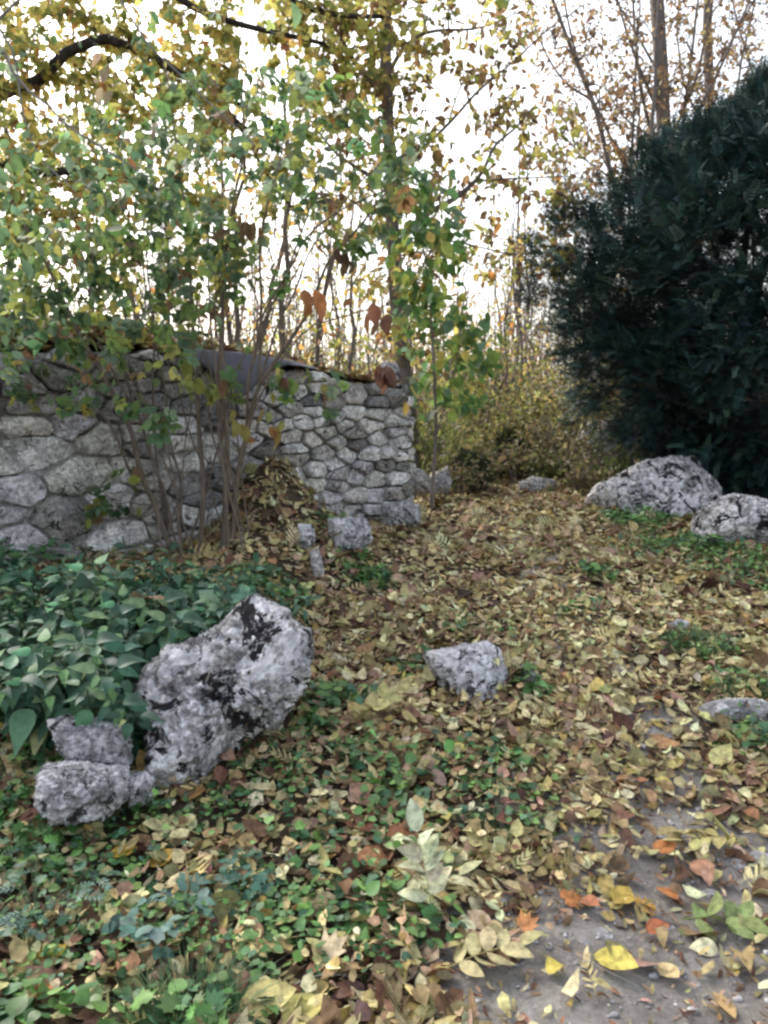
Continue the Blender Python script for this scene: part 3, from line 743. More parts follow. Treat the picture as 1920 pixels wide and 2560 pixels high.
# ---------------------------------------------------------------- herbs and grass
PAL_H = [S(84, 128, 60), S(104, 150, 66), S(66, 108, 60), S(124, 164, 74), S(82, 126, 88)]
def ground_cover():
    g = Geo(); N = 90000
    x = R.uniform(-3, 4.6, N); y = R.uniform(1.3, 6.8, N); p = np.stack([x, y, 0 * x], -1)
    k = (green(x, y) * (1.15 + .8 * fbm(p, 3, 5)) > R.random(N) * .9 + .12) & in_view(x, y); x, y = x[k], y[k]; n = len(x)
    z = h(x, y) + .02 + .05 * R.random(n) * (1 + noise(np.stack([x * 4, y * 4, 0 * x], -1)))
    a = R.uniform(0, 6.28, n); typ = noise(np.stack([x * 2.5, y * 2.5, 0 * x + 4], -1))
    ax = np.stack([np.cos(a), np.sin(a), R.normal(.1, .3, n)], -1); rot = frames(ax, R.normal(0, .45, n))
    pos = np.stack([x, y, z], -1); cols = pick(PAL_H, [3, 3, 3, 1.5, 2], n, .22)
    for T, m, sz in ((T_SMALL, typ < -.05, .026), (T_BROAD, (typ >= -.05) & (typ < .3), .036), (T_LOBED, typ >= .3, .05)):
        scatter(g, T, pos[m], rot[m], sz * np.exp(R.normal(0, .25, m.sum())), cols[m], curl=R.normal(0, .3, m.sum()), fold=R.normal(.1, .2, m.sum()), width=1.25)
    # stems
    m = R.random(n) < .3; st = [(np.array([[q[0], q[1], q[2] - .07], [q[0] * 1, q[1], q[2]]]), np.array([.0012, .0008])) for q in pos[m]]
    gg = Geo(); tubes(gg, st, 3); V = np.concatenate(gg.V); g.add(V, F4=np.concatenate(gg.F4), C=np.array(S(90, 110, 60)))
    o = g.build('ground_cover', M_HERB); stuff(o, 'low green weeds and small-leaved ground cover growing through the leaves', 'ground cover')
ground_cover()
PAL_G = [S(70, 108, 58), S(92, 126, 66), S(54, 90, 56), S(120, 140, 84)]
def grass_tuft(px, py, rad, hgt, n, label):
    c = G(px, py); V = []; F = []; C = []; k = 0
    for i in range(n):
        r = rad * math.sqrt(R.random()); t = R.uniform(0, 6.28); bx, by = c[0] + r * math.cos(t), c[1] + r * math.sin(t) * .7; bz = float(h(bx, by)) - .005
        L = hgt * R.uniform(.55, 1.2); lean = np.array([math.cos(t), math.sin(t)]) * R.uniform(.2, .8) + R.normal(0, .3, 2) ; wdt = .0022
        sd = np.array([-lean[1], lean[0]]) / (np.linalg.norm(lean) + 1e-6) * wdt; cc = pick(PAL_G, [3, 2, 3, 1], 1, .15)[0]
        for j in range(5):
            q = j / 4; p_ = np.array([bx + lean[0] * L * q * q, by + lean[1] * L * q * q, bz + L * (q - .42 * q * q * min(1.2, np.linalg.norm(lean)))])
            ww = (1 - q) ** .7; V += [(p_[0] - sd[0] * ww, p_[1] - sd[1] * ww, p_[2]), (p_[0] + sd[0] * ww, p_[1] + sd[1] * ww, p_[2])]; C += [cc, cc]
            if j: F.append((k + 2 * j - 2, k + 2 * j - 1, k + 2 * j + 1, k + 2 * j))
        k += 10
    o = mesh_obj('grass_tuft', np.array(V), np.array(F), M_GRASS, cols=np.array(C)); tag(o, label, 'grass tuft')
grass_tuft(1740, 1640, .16, .13, 420, 'green grass tuft right of the path beside a small grey stone')
grass_tuft(1860, 1755, .16, .10, 420, 'dark green grass tuft at the right edge above the pale slab')
grass_tuft(470, 2555, .15, .13, 520, 'dark green grass tuft at the bottom left corner of the slope')
grass_tuft(1890, 1880, .10, .07, 200, 'short light green grass tuft at the right edge below the pale slab')
grass_tuft(1230, 2080, .12, .08, 200, 'short grass tuft among leaves left of the bare path')
grass_tuft(160, 1330, .16, .12, 200, 'grass tuft at the wall foot above the nettles')

# nettle-like plants
PAL_N = [S(68, 116, 84), S(56, 102, 76), S(84, 132, 96), S(110, 150, 92), S(46, 86, 64), S(150, 156, 84)]
T_NET = leaf_t([.04, .14, .3, .5, .7, .86], [.15, .25, .27, .21, .12, .05])
def nettle(seed):
    global R; keep = R; R = np.random.default_rng(seed)
    t = empty('nettle'); H = R.uniform(.30, .40); bend = R.normal(0, .05, 2)
    pts = np.array([[bend[0] * (q * q) , bend[1] * q * q - .08 * q * q, H * q] for q in np.linspace(0, 1, 7)])
    g = Geo(); tubes(g, [(pts, np.linspace(.004, .002, 7))], 5); lv = Geo()
    P_, A_, Z_ = [], [], []
    for k in range(8):
        q = .25 + .75 * k / 7; b = pts[0] * 0 + np.array([np.interp(q, np.linspace(0, 1, 7), pts[:, i]) for i in range(3)])
        for s in range(2 if k < 7 else 4):
            a = k * math.pi / 2 + s * (math.pi if k < 7 else math.pi / 2) + R.normal(0, .25); L = (.122 - .05 * max(0, q - .6) / .4) * R.uniform(.55, 1.25)
            d = np.array([math.cos(a), math.sin(a), .25]); e = b + d * .03
            tubes(g, [(np.array([b, e]), np.array([.0013, .001]))], 3)
            P_.append(e); A_.append([math.cos(a), math.sin(a), R.uniform(-1.3, -.2) if k < 7 else R.uniform(-.3, .3)]); Z_.append(L)
    n = len(P_); scatter(lv, T_NET, np.array(P_), frames(np.array(A_), R.normal(0, .25, n)), np.array(Z_), pick(PAL_N, [3, 3, 3, 1.2, 2, .25], n, .22), curl=R.normal(-.4, .25, n), fold=R.normal(.22, .18, n), twist=R.normal(0, .5, n), width=R.uniform(.85, 1.1, n))
    st = g.build('stem', M_GRASSSTEM, t); fo = lv.build('foliage', M_HERB, t); R = keep; return t
m_, n_, b_2 = newmat('herb_stem'); n_.links.new(ramp(n_, nz(n_, 30, 3), [(.3, (.05, .09, .04)), (.7, (.09, .14, .06))]), b_2.inputs['Base Color']); M_GRASSSTEM = m_
NT = [nettle(k + 11) for k in range(6)]
spots = []
for _ in range(4000):
    x = R.uniform(-2.3, -.45); y = R.uniform(2.86, 4.3)
    if y > 3.95 + .3 * sig((-1.75 - x) / .1) or (y < 3.12 and -1.2 < x) or (y < 2.98 and x > -1.0): continue
    px = 960 + x / y * FPX * .97
    if px < 0 - 200 or px > (400 + (y - 3.0) * 420): continue
    if min([1] + [math.hypot(x - a, y - b) for a, b in spots]) < .092: continue
    spots.append((x, y))
    if len(spots) >= 150: break
extra = []
for _ in range(4000):
    if len(extra) >= 34: break
    pxx = R.uniform(60, 560); y = R.uniform(3.3, 3.62) if pxx > 340 else R.uniform(2.9, 3.2); x = (pxx - 960) / FPX * y * 1.03
    if min([1] + [math.hypot(x - a, y - b) for a, b, _ in extra]) < .07: continue
    extra.append((x, y, 1))
spots = [(x, y, 0) for x, y in spots] + extra
for i, (x, y, ex) in enumerate(spots):
    o = NT[i] if i < 6 else copy_tree(NT[i % 6])
    o.location = (x, y, float(h(x, y)) - .02); o.rotation_euler = (R.normal(0, .12) + .22, R.normal(0, .12) + .05, R.uniform(0, 6.28)); s = R.uniform(.8, 1.1) * (1.15 - .32 * (y - 2.95)); o.scale = (s, s, s)
    if ex: s = R.uniform(1.05, 1.35); o.scale = (s, s, s * .95); o.rotation_mode = 'XYZ'; o.rotation_euler = (R.uniform(.35, .6), R.uniform(-.1, .3), R.choice([0, math.pi / 2, .4, -.4]) * .3)
    tag(o, 'dark green nettle-like plant with pointed leaves in the dense clump above the boulder', 'plant', 'nettles in the clump at left')

# small herbs: a sprig in front of the wall foot and ones around the boulder
def herb(px, py, hgt, n, size, pal, label, T=T_LOBED, spread=.1, name='weed'):
    c = G(px, py); t = thing(name, label, 'plant', loc=c); g = Geo(); lv = Geo(); P_, A_ = [], []
    for i in range(n):
        a = R.uniform(0, 6.28); r = spread * math.sqrt(R.random()); e = np.array([r * math.cos(a), r * math.sin(a), hgt * R.uniform(.5, 1)])
        m = e * [.4, .4, .6]; pts = smooth_line([np.array([0, 0, -.01]), m, e], 5); tubes(g, [(pts, np.linspace(.002, .001, 5))], 3)
        for s in range(3): P_.append(e + R.normal(0, .01, 3)); A_.append([math.cos(a + (s - 1) * 1.2), math.sin(a + (s - 1) * 1.2), R.normal(-.1, .25)])
    k = len(P_); scatter(lv, T, np.array(P_), frames(np.array(A_), R.normal(0, .3, k)), size * np.exp(R.normal(0, .2, k)), pick(pal, np.ones(len(pal)), k, .15), curl=R.normal(-.2, .2, k), fold=R.normal(.1, .15, k), width=1)
    g.build('stem', M_GRASSSTEM, t); lv.build('foliage', M_HERB, t)
herb(840, 1330, .14, 14, .075, [S(84, 120, 60), S(66, 104, 58)], 'leafy green weed growing at the wall foot above the flat block', spread=.16)
herb(660, 1500, .07, 14, .05, PAL_H, 'bright green weed behind the top of the big boulder', spread=.14)
herb(385, 1880, .12, 12, .05, PAL_H, 'green weed in the gap between the boulder and the pale rocks', spread=.08)
herb(140, 1920, .08, 10, .05, PAL_H, 'green weed in front of the upper pale rock', spread=.12)
herb(640, 2220, .08, 14, .05, [S(52, 100, 74), S(60, 110, 90)], 'dark jagged-leaved weed in the middle of the lower slope', spread=.1)
herb(420, 2330, .10, 16, .055, [S(80, 124, 108), S(66, 110, 92), S(96, 136, 124)], 'bluish green round-leaved weed at lower left', T=T_SMALL, spread=.13)
herb(90, 2300, .12, 18, .07, [S(80, 120, 100), S(96, 136, 120)], 'grey green feathery weed at the left edge', T=T_ASH, spread=.2)
herb(700, 2380, .07, 22, .03, [S(74, 124, 58), S(88, 138, 66)], 'bright green low chickweed patch at lower centre', T=T_SMALL, spread=.16)
herb(60, 1440, .22, 16, .08, [S(70, 118, 66), S(84, 130, 70)], 'light green weed at the left edge against the wall', T=T_LOBED, spread=.16)
herb(235, 1270, .2, 7, .08, [S(78, 116, 72)], 'thin leafy weed in front of the large pale wall stone', T=T_LOBED, spread=.16)
herb(1000, 1080 + 150, .25, 10, .07, [S(90, 120, 50)], 'small weed growing at the corner of the wall', T=T_SMALL, spread=.12)

# ---------------------------------------------------------------- prominent fallen leaves and sprigs (things)
def fallen(px, py, size, col, label, T=T_OVATE, ang=0., tilt=.1, name='fallen_leaf', lift=.028, wdt=1.1, curl=.25, fold=.2):
    c = G(px, py); g = Geo(); a = np.array([[math.cos(ang), math.sin(ang), tilt]])
    scatter(g, T, np.array([-a[0] * size * .5]), frames(a, np.array([.1])), size, np.array([col]), curl=curl, fold=fold, width=wdt, twist=.2)
    # stalk
    q = Geo(); tubes(q, [(smooth_line([-a[0] * size * .5, -a[0] * size * .72 + [0, 0, -.004], -a[0] * size * .9 + [0, 0, -.01]], 4), np.array([.0012, .001, .001, .0008]))], 4)
    g.add(np.concatenate(q.V), F4=np.concatenate(q.F4), C=np.array(col) * .8)
    o = g.build(name, M_LIT); o.location = c + [0, 0, lift]; tag(o, label, 'leaf')
O1, Y1, B1, PK, DK, TN = S(186, 124, 76), S(190, 164, 84), S(150, 104, 74), S(186, 140, 112), S(112, 74, 62), S(196, 176, 130)
for a in [(1420, 2268, .10, O1, 'ragged orange leaf at the left edge of the bare path', T_LOBED, .3), (1475, 2285, .07, S(170, 112, 80), 'small rust leaf touching the ragged orange leaf', T_OVATE, -.9),
          (1555, 2265, .11, Y1, 'yellow leaf slanting on the bare path', T_OVATE, .9), (1620, 2300, .12, S(184, 144, 76), 'largest ochre leaf on the bare path', T_LOBED, 2.7),
          (1665, 2250, .08, O1, 'orange upright leaf above the ochre leaf on the path', T_OVATE, 2.2), (1645, 2345, .07, S(172, 104, 72), 'rust leaf below the ochre leaf on the path', T_BROAD, .2),
          (1310, 2342, .09, S(186, 130, 84), 'orange lobed leaf left of the bare soil', T_LOBED, .4), (1660, 2140, .085, O1, 'narrow orange leaf lying above the bare path', T_OVATE, .1),
          (1672, 2460, .085, TN, 'tan oval leaf alone on the lower path', T_OVATE, -1.3), (1540, 2430, .12, S(200, 186, 96), 'yellow green leaf with tan tip on the lower path', T_OVATE, -.6),
          (1760, 2190, .09, PK, 'pinkish brown leaf near the right edge of the path', T_BROAD, -.7), (1390, 2445, .08, S(196, 180, 90), 'folded yellow leaf low on the path', T_OVATE, -1.2),
          (490, 2200, .10, PK, 'smooth pinkish oval leaf among the green weeds', T_BROAD, -1.5), (410, 2170, .09, S(206, 170, 84), 'yellow and pink leaf left of the pinkish oval leaf', T_BROAD, .5),
          (310, 2155, .09, S(214, 176, 76), 'yellow pointed leaf among the weeds at lower left', T_OVATE, .4), (488, 2005, .11, S(176, 134, 84), 'large tan leaf below the big boulder', T_BROAD, -.3),
          (1010, 2115, .12, B1, 'big reddish brown leaf on the green patch', T_BROAD, .3), (905, 2080, .14, S(120, 78, 62), 'dark brown slanting leaf above the green patch', T_OVATE, -1.0),
          (930, 2170, .12, S(158, 110, 80), 'brown leaf beside the dark slanting leaf', T_BROAD, -.5), (820, 2410, .12, S(200, 182, 150), 'broad pale tan leaf at lower centre', T_LOBED, .4),
          (790, 2450, .08, PK, 'pale pink leaf under the broad tan leaf', T_OVATE, -1.6), (120, 2420, .10, S(200, 172, 74), 'yellow leaf lying on weeds at lower left', T_OVATE, .5),
          (100, 2520, .10, S(206, 132, 74), 'orange curled leaf at the bottom left edge', T_OVATE, -1.2), (670, 2535, .15, S(196, 184, 122), 'long pale leaf at the bottom edge', T_OVATE, .35),
          (760, 2560, .13, S(190, 180, 110), 'pale leaf at the bottom edge right of the long leaf', T_OVATE, .7), (590, 2500, .12, DK, 'dark brown leaf standing near the grass tuft', T_OVATE, -1.2),
          (80, 2060, .09, DK, 'dark brown leaf leaning by the lower pale rock', T_OVATE, .6), (100, 2140, .12, S(112, 66, 52), 'large dark red brown leaf at lower left', T_BROAD, -.2),
          (1660, 1875, .13, S(168, 130, 92), 'tan leaf slanting on the upper path', T_OVATE, -.7), (1175, 1720 - 20, .10, S(206, 196, 120), 'yellow pointed leaf on the squat grey rock', T_OVATE, -.9),
          (1060, 1700, .09, S(186, 128, 84), 'orange brown leaf at the left of the squat grey rock', T_BROAD, 1.2), (700, 2100 - 150, .07, O1, 'small orange leaf in the weeds right of the boulder', T_OVATE, -1)]:
    fallen(a[0], a[1], a[2], a[3], a[4], a[5], a[6], lift=.03, curl=R.normal(.2, .3), fold=R.normal(.15, .2), tilt=R.normal(.05, .12), wdt=R.uniform(1.0, 1.25))
# leaf on the boulder face and on the nettles
def sprig(pos, axis_, T, size, col, n, label, name='leaf_sprig', cat='leaf sprig', spreadang=1.2, wdt=1., hang=0., mat=None):
    """a compound leaf: stalk + leaflets as parts"""
    t = thing(name, label, cat, loc=pos); ax = np.array(axis_, float); ax /= np.linalg.norm(ax)
    fr = frames(ax[None], np.array([0.]))[0]; g = Geo(); L = size
    line = smooth_line([np.zeros(3), ax * L * .5 + [0, 0, .015], ax * L + [0, 0, -hang]], 8); tubes(g, [(line, np.linspace(.0022, .001, 8))], 5); g.C = [np.broadcast_to(np.array(col) * .8, (len(v), 3)) for v in g.V]
    g.build('stalk', mat or M_LIT, t)
    for k in range(n):
        q = .2 + .75 * (k // 2) / max(1, (n - 1) // 2); b = np.array([np.interp(q, np.linspace(0, 1, 8), line[:, i]) for i in range(3)])
        s = 1 if k % 2 else -1; a = s * spreadang * (1 - .35 * q)
        if k == n - 1: a = 0; b = line[-1]
        d = fr[:, 0] * math.cos(a) + fr[:, 1] * math.sin(a) + fr[:, 2] * R.normal(0, .15) + np.array([0, 0, -hang * 3])
        lg = Geo(); scatter(lg, T, np.array([b]), frames(d[None], np.array([R.normal(0, .35)])), L * .42 * R.uniform(.85, 1.15), pick([col], [1], 1, .1), curl=R.normal(-.1, .3), fold=R.normal(.2, .2), width=wdt)
        lg.build('leaflet', mat or M_LIT, t)
sprig(G(1080, 2300) + [0, 0, .03], (-.05, .1, .25), T_OVATE, .22, S(206, 210, 168), 11, 'pale cream green pinnate leaf lying at the edge of the bare path', wdt=.95)
sprig(G(1010, 2290) + [0, 0, .04], (.6, .35, .1), T_OVATE, .2, S(200, 202, 150), 9, 'second pale pinnate leaf crossing the cream green one', wdt=.9)
sprig(G(1700, 2325) + [0, 0, .035], (1, -.12, .05), T_OVATE, .22, S(140, 158, 84), 9, 'fresh green pinnate leaf lying on the bare path', wdt=.9)
sprig(G(1110, 2450) + [0, 0, .03], (.9, .35, .05), T_OVATE, .22, S(190, 176, 120), 9, 'tan pinnate leaf at the left of the lower path', wdt=.8)
sprig(G(880, 1830) + [0, 0, .05], (.35, .2, .15), T_OVATE, .24, S(196, 188, 112), 7, 'large pale yellow pinnate leaf right of the big boulder', wdt=1.0)
sprig(G(900, 1760) + [0, 0, .04], (1, .15, .05), T_OVATE, .2, S(190, 180, 120), 7, 'dull yellow pinnate leaf above the large pale one', wdt=.8)
sprig(G(500, 2120) + [0, 0, .05], (-.9, .3, .05), T_SMALL, .18, S(200, 192, 130), 11, 'small pale pinnate leaf on weeds below the boulder', wdt=.9)
sprig(G(560, 2420) + [0, 0, .04], (1, .3, .05), T_OVATE, .16, S(196, 180, 110), 7, 'yellow tan pinnate leaf at lower left centre', wdt=.8)
sprig(G(1850, 2120) + [0, 0, .03], (-1, -.1, .05), T_OVATE, .2, S(186, 176, 100), 9, 'yellow pinnate leaf at the right edge of the path', wdt=.9)
sprig(P(405, 1515, 3.35), (-.1, -.5, .35), T_OVATE, .22, S(160, 130, 96), 7, 'big tan and yellow palmate dead leaf resting on the nettles', wdt=1.0, hang=.05, spreadang=2.0)
sprig(P(1180, 1640, 3.5), (.9, -.3, -.1), T_OVATE, .17, S(196, 186, 130), 5, 'pale leaf draped over the squat grey rock', wdt=.9)
# thorny dry twigs on the ground
for k, (a, b, lab) in enumerate([((700, 2515), (900, 2470), 'thin pale twig along the bottom edge'), ((1270, 2380), (1600, 2500), 'thin curved twig on the bare path'), ((520, 1700), (560, 1620), 'short yellow stalk on the boulder')]):
    if k == 2: pts = [P(515, 1705, 2.72), P(530, 1660, 2.72), P(548, 1620, 2.8)]
    else: p0, p1 = G(*a), G(*b); pts = [p0 + [0, 0, .03], (p0 + p1) / 2 + [0, .02, .05], p1 + [0, 0, .03]]
    g = Geo(); tubes(g, [(smooth_line(pts, 12, .01), np.linspace(.0022, .0012, 12))], 5); o = g.build('twig', M_PALE); tag(o, lab, 'twig')

# ---------------------------------------------------------------- trees and shrubs
def rpoly(n, poly, D, jitD=0.0):
    """random 3-D targets whose projections fall inside a region, spread over a depth range"""
    poly = np.array(poly, float); lo, hi = poly.min(0), poly.max(0); out = []
    while len(out) < n:
        p = R.uniform(lo, hi); inside = False; j = len(poly) - 1
        for i in range(len(poly)):
            if (poly[i, 1] > p[1]) != (poly[j, 1] > p[1]) and p[0] < (poly[j, 0] - poly[i, 0]) * (p[1] - poly[i, 1]) / (poly[j, 1] - poly[i, 1]) + poly[i, 0]: inside = not inside
            j = i
        if inside: out.append(P(p[0], p[1], R.uniform(*D)))
    return np.array(out)
def px(L, D):
    """traced stem: list of (px, py[, depth offset])"""
    return [P(q[0], q[1], D + (q[2] if len(q) > 2 else 0)) for q in L]
def finish(t, pl, trunk_mat, twig_mat, sides=8, sep_stems=None, limbname='limb'):
    for k, l in enumerate(pl.limbs):
        g = Geo(); tubes(g, [l], sides); g.build('trunk' if (k == 0 and sep_stems is None) else limbname, trunk_mat, t)
    g = Geo(); tubes(g, pl.tw, 4); g.build('twigs', twig_mat, t)['kind'] = 'stuff'

YEL = [S(206, 192, 84), S(184, 180, 80), S(208, 182, 72), S(150, 150, 62), S(120, 134, 56), S(200, 140, 48), S(128, 92, 54)]
GRN = [S(98, 130, 66), S(120, 146, 70), S(84, 116, 74), S(150, 160, 70), S(132, 156, 120), S(104, 138, 96), S(176, 172, 70), S(140, 104, 66)]
BRN = [S(140, 112, 72), S(160, 130, 80), S(116, 88, 62), S(170, 150, 92), S(160, 122, 78)]

# the big old tree whose limbs reach in from the left
def big_tree():
    t = thing('old_tree', 'old tree with thick dark crooked limbs and yellow leaves reaching in from upper left', 'tree')
    pl = Plant(); D = 8.0
    b = P(-420, 1150, D); gz = float(h(b[0], b[1]))
    pl.limb([(b[0], b[1], gz - .2), (b[0] + .05, b[1], 1.6), (b[0] + .1, b[1], 3.2), (b[0] - .1, b[1], 6), (b[0], b[1], 9)], .26, .12, 20)
    pl.limb(px([(-400, 480), (-200, 330), (-60, 290), (60, 215), (120, 165), (180, 125), (260, 105), (340, 125), (420, 155), (500, 200), (560, 250), (600, 310), (660, 350)], D), .08, .026, 34, .05)
    pl.limb(px([(-400, 520), (-200, 420), (-60, 385), (40, 420), (110, 440), (180, 425), (260, 440), (350, 450), (450, 500)], D), .075, .018, 26, .03)
    pl.limb(px([(-400, 200), (-100, -60), (200, -120), (380, -60), (450, 0), (520, 35), (600, 65), (730, 90), (860, 130)], D + .2), .07, .018, 30, .03)
    pl.limb(px([(200, -120), (450, -80), (640, -40), (780, 25), (860, 38), (960, 42)], D + .2), .05, .02, 18, .02)
    pl.limb(px([(600, 310), (640, 400), (700, 480), (760, 560)], D), .02, .008, 8, .02)
    pl.limb(px([(560, 250), (640, 260), (700, 330), (690, 430)], D), .02, .008, 8, .02)
    tg = np.vstack([rpoly(440, [(-100, -100), (1000, -100), (960, 250), (760, 420), (600, 620), (300, 640), (-100, 700)], (7.6, 9.4)),
                    rpoly(190, [(-100, -60), (620, -60), (560, 300), (400, 520), (-100, 560)], (7.6, 9.0)), rpoly(70, [(620, -60), (1150, -60), (1100, 200), (700, 250)], (8, 9.4))])
    pl.grow(tg, .014, .003); finish(t, pl, M_BARK, M_TWIG, 10)
    lv = Geo()
    leaves(lv, pl.leaf_sites(9, .15, jit=.045), T_LOBED, .105, YEL, [6, 6, 4, 5, 4, 1.2, 1], .35, jit=.18)
    leaves(lv, pl.leaf_sites(5, .2), T_BROAD, .068, YEL, [5, 5, 3, 6, 6, .6, 1], .4, jit=.18)
    lv.build('crown', M_LEAF, t)
big_tree()

# the multi-stemmed shrub in front of the wall
def shrub():
    t = thing('shrub', 'tall many-stemmed shrub with thin brown stems and green leaves in front of the wall', 'shrub')
    pl = Plant(); D = 4.95
    st = [([(445, 1375), (370, 1210), (290, 1020), (230, 900), (150, 760), (60, 560), (-20, 380)], .021, .005, 0),
          ([(440, 1370), (400, 1180), (345, 1060), (322, 950), (300, 700), (262, 500), (235, 300)], .012, .004, .05),
          ([(350, 1200), (290, 1120), (230, 1020), (130, 990), (40, 930)], .011, .003, 0),
          ([(500, 1395), (507, 1200), (500, 1000), (492, 800), (480, 600), (440, 330), (420, 150)], .019, .004, -.05),
          ([(545, 1395), (560, 1240), (572, 1100), (562, 950), (567, 750), (578, 600), (605, 350), (600, 200)], .022, .004, 0),
          ([(560, 1395), (588, 1210), (618, 1080), (655, 960), (740, 850), (850, 650), (950, 480), (1090, 330)], .022, .003, .03),
          ([(618, 1080), (640, 900), (690, 760), (760, 560), (810, 330)], .012, .003, .05),
          ([(655, 960), (668, 800), (640, 600), (690, 400), (720, 230)], .011, .003, .0),
          ([(600, 1150), (645, 1000), (760, 820), (860, 790), (975, 770)], .009, .003, -.1),
          ([(655, 960), (720, 780), (800, 600), (880, 470), (960, 380)], .009, .003, .1),
          ([(640, 900), (650, 780), (740, 640), (830, 520), (1000, 430), (1100, 440)], .009, .003, -.2),
          ([(430, 1360), (395, 1200), (385, 1000), (392, 800), (370, 560), (390, 350)], .010, .003, .1),
          ([(575, 1200), (545, 1000), (540, 850), (530, 650), (520, 420)], .009, .003, -.1),
          ([(290, 1020), (330, 960), (420, 900), (480, 850)], .006, .002, -.1),
          ([(460, 1375), (430, 1150), (350, 960), (210, 830), (100, 800)], .008, .003, -.15)]
    clear = lambda q: wall_s(q)[1] - .26 if q < 1012 else 99
    for L, a, b, off in st: pl.limb([P(q[0], q[1], min(D + off, clear(q[0]) + .35 * sig((800 - q[1]) / 40))) for q in L], a * .95, b * 1.1, 30, .045)
    for k in range(12):
        x0 = R.uniform(400, 620); dx = R.uniform(-420, 380); y1 = R.uniform(350, 760); dd = R.uniform(-.2, .12)
        L = [(x0, 1370), (x0 + dx * .18, 1180), (x0 + dx * .42, 980), (x0 + dx * .75, 780), (x0 + dx, y1)]
        pl.limb([P(q[0], q[1], min(D + dd, clear(q[0]) + .35 * sig((800 - q[1]) / 40))) for q in L], R.uniform(.005, .009), .0028, 24, .05)
    tg = np.vstack([rpoly(290, [(-60, 350), (250, 200), (500, 150), (900, 150), (1080, 330), (950, 620), (600, 720), (300, 740), (-60, 760)], (4.5, 5.4)),
                    rpoly(110, [(-60, 560), (620, 560), (560, 790), (-60, 800)], (4.5, 5.3)), rpoly(24, [(-60, 780), (500, 780), (460, 960), (250, 900), (-60, 1000)], (4.3, 4.9)), rpoly(6, [(540, 880), (760, 900), (700, 1010), (560, 1000)], (4.5, 4.8)), rpoly(46, [(-60, 760), (480, 800), (460, 1050), (-60, 1020)], (4.1, 4.35)), rpoly(7, [(560, 820), (860, 820), (840, 1040), (620, 1000)], (4.6, 4.9)),
                    rpoly(8, [(180, 1180), (330, 1180), (300, 1280), (200, 1280)], (4.6, 4.9))])
    pl.grow(tg, .007, .002)
    for k, l in enumerate(pl.limbs):
        g = Geo(); tubes(g, [l], 8); g.build('stem', M_BARK3, t)
    g = Geo(); tubes(g, pl.tw, 4); g.build('twigs', M_BARK3, t)['kind'] = 'stuff'
    lv = Geo()
    leaves(lv, pl.leaf_sites(1.5, .45, jit=.03), T_PIN5, .12, GRN, [6, 6, 5, 6, 3, 4, 3, 1], .7, jit=.2)
    leaves(lv, pl.leaf_sites(2.6, .4, jit=.03), T_OVATE, .068, GRN, [6, 6, 5, 5, 3, 4, 4, 1.5], .7, jit=.2)
    # hanging brown dead leaves in the middle
    for (a, b, n, c) in [(600, 560, 9, S(136, 104, 66)), (860, 640, 10, S(118, 92, 64)), (770, 740, 7, S(190, 120, 48)), (950, 920, 9, S(128, 76, 54)), (1010, 985, 2, S(206, 170, 60)), (940, 770, 6, S(150, 96, 60)), (690, 1050, 4, S(196, 160, 60)), (580, 1050, 3, S(186, 182, 70)), (690, 1040, 2, S(160, 172, 76)), (485, 940, 4, S(176, 180, 70)), (250, 180, 6, S(160, 140, 110)), (640, 1090, 3, S(206, 140, 60))]:
        q = P(a, b, 4.6) + R.normal(0, .045, (n, 3)); leaves(lv, (q, R.normal(0, 1, (n, 3))), T_OVATE, .10, [tuple(.75 * k + .25 * w2 for k, w2 in zip(c, (.16, .12, .07)))], [1], 1.3, .6, jit=.15)
    lv.build('foliage', M_LEAF, t)
shrub()

# pale arching branches coming in from the left edge, nearer the camera
def arch():
    t = thing('arching_shrub', 'pale-twigged shrub arching in over the left edge with grey green leaves', 'shrub')
    pl = Plant(); D = 3.7; b = P(-420, 1300, D); gz = float(h(b[0], b[1]))
    pl.limb([(b[0], b[1], gz - .05), P(-380, 900, D), P(-200, 400, D), P(-60, 100, D), P(-10, 60, D), P(15, 150, D), P(60, 220, D), P(110, 250, D), P(150, 300, D), P(220, 345, D), P(330, 410, D), P(400, 470, D)], .017, .0035, 40, .01)
    pl.limb(px([(-10, 60), (40, 130), (50, 260), (70, 340), (110, 410), (160, 450)], D), .006, .0025, 14, .01)
    pl.limb(px([(-60, 100), (100, -60), (250, -80), (300, 0), (350, 80), (380, 120), (440, 170), (520, 250), (600, 330), (700, 420)], D), .007, .0022, 26, .01)
    pl.limb(px([(250, -80), (420, -60), (520, -10), (640, 60), (700, 90)], D + .2), .005, .002, 14, .01)
    pl.grow(np.vstack([rpoly(60, [(-60, 250), (450, 380), (600, 350), (700, 560), (300, 600), (-60, 760)], (3.4, 4.3)), rpoly(26, [(-60, -60), (700, -60), (760, 420), (420, 420), (300, 150), (-60, 250)], (3.4, 4.3))]), .004, .0012)
    for l in pl.limbs: g = Geo(); tubes(g, [l], 8); g.build('stem', M_PALE, t)
    g = Geo(); tubes(g, pl.tw, 4); g.build('twigs', M_PALE, t)['kind'] = 'stuff'
    lv = Geo(); leaves(lv, pl.leaf_sites(2.4, .3), T_OVATE, .06, GRN, [6, 5, 6, 3, 4, 6, 1, .5], .6)
    leaves(lv, pl.leaf_sites(.8, .5), T_PIN3, .09, GRN, [6, 5, 6, 3, 4, 6, 1, .5], .6)
    lv.build('foliage', M_LEAF, t)
arch()

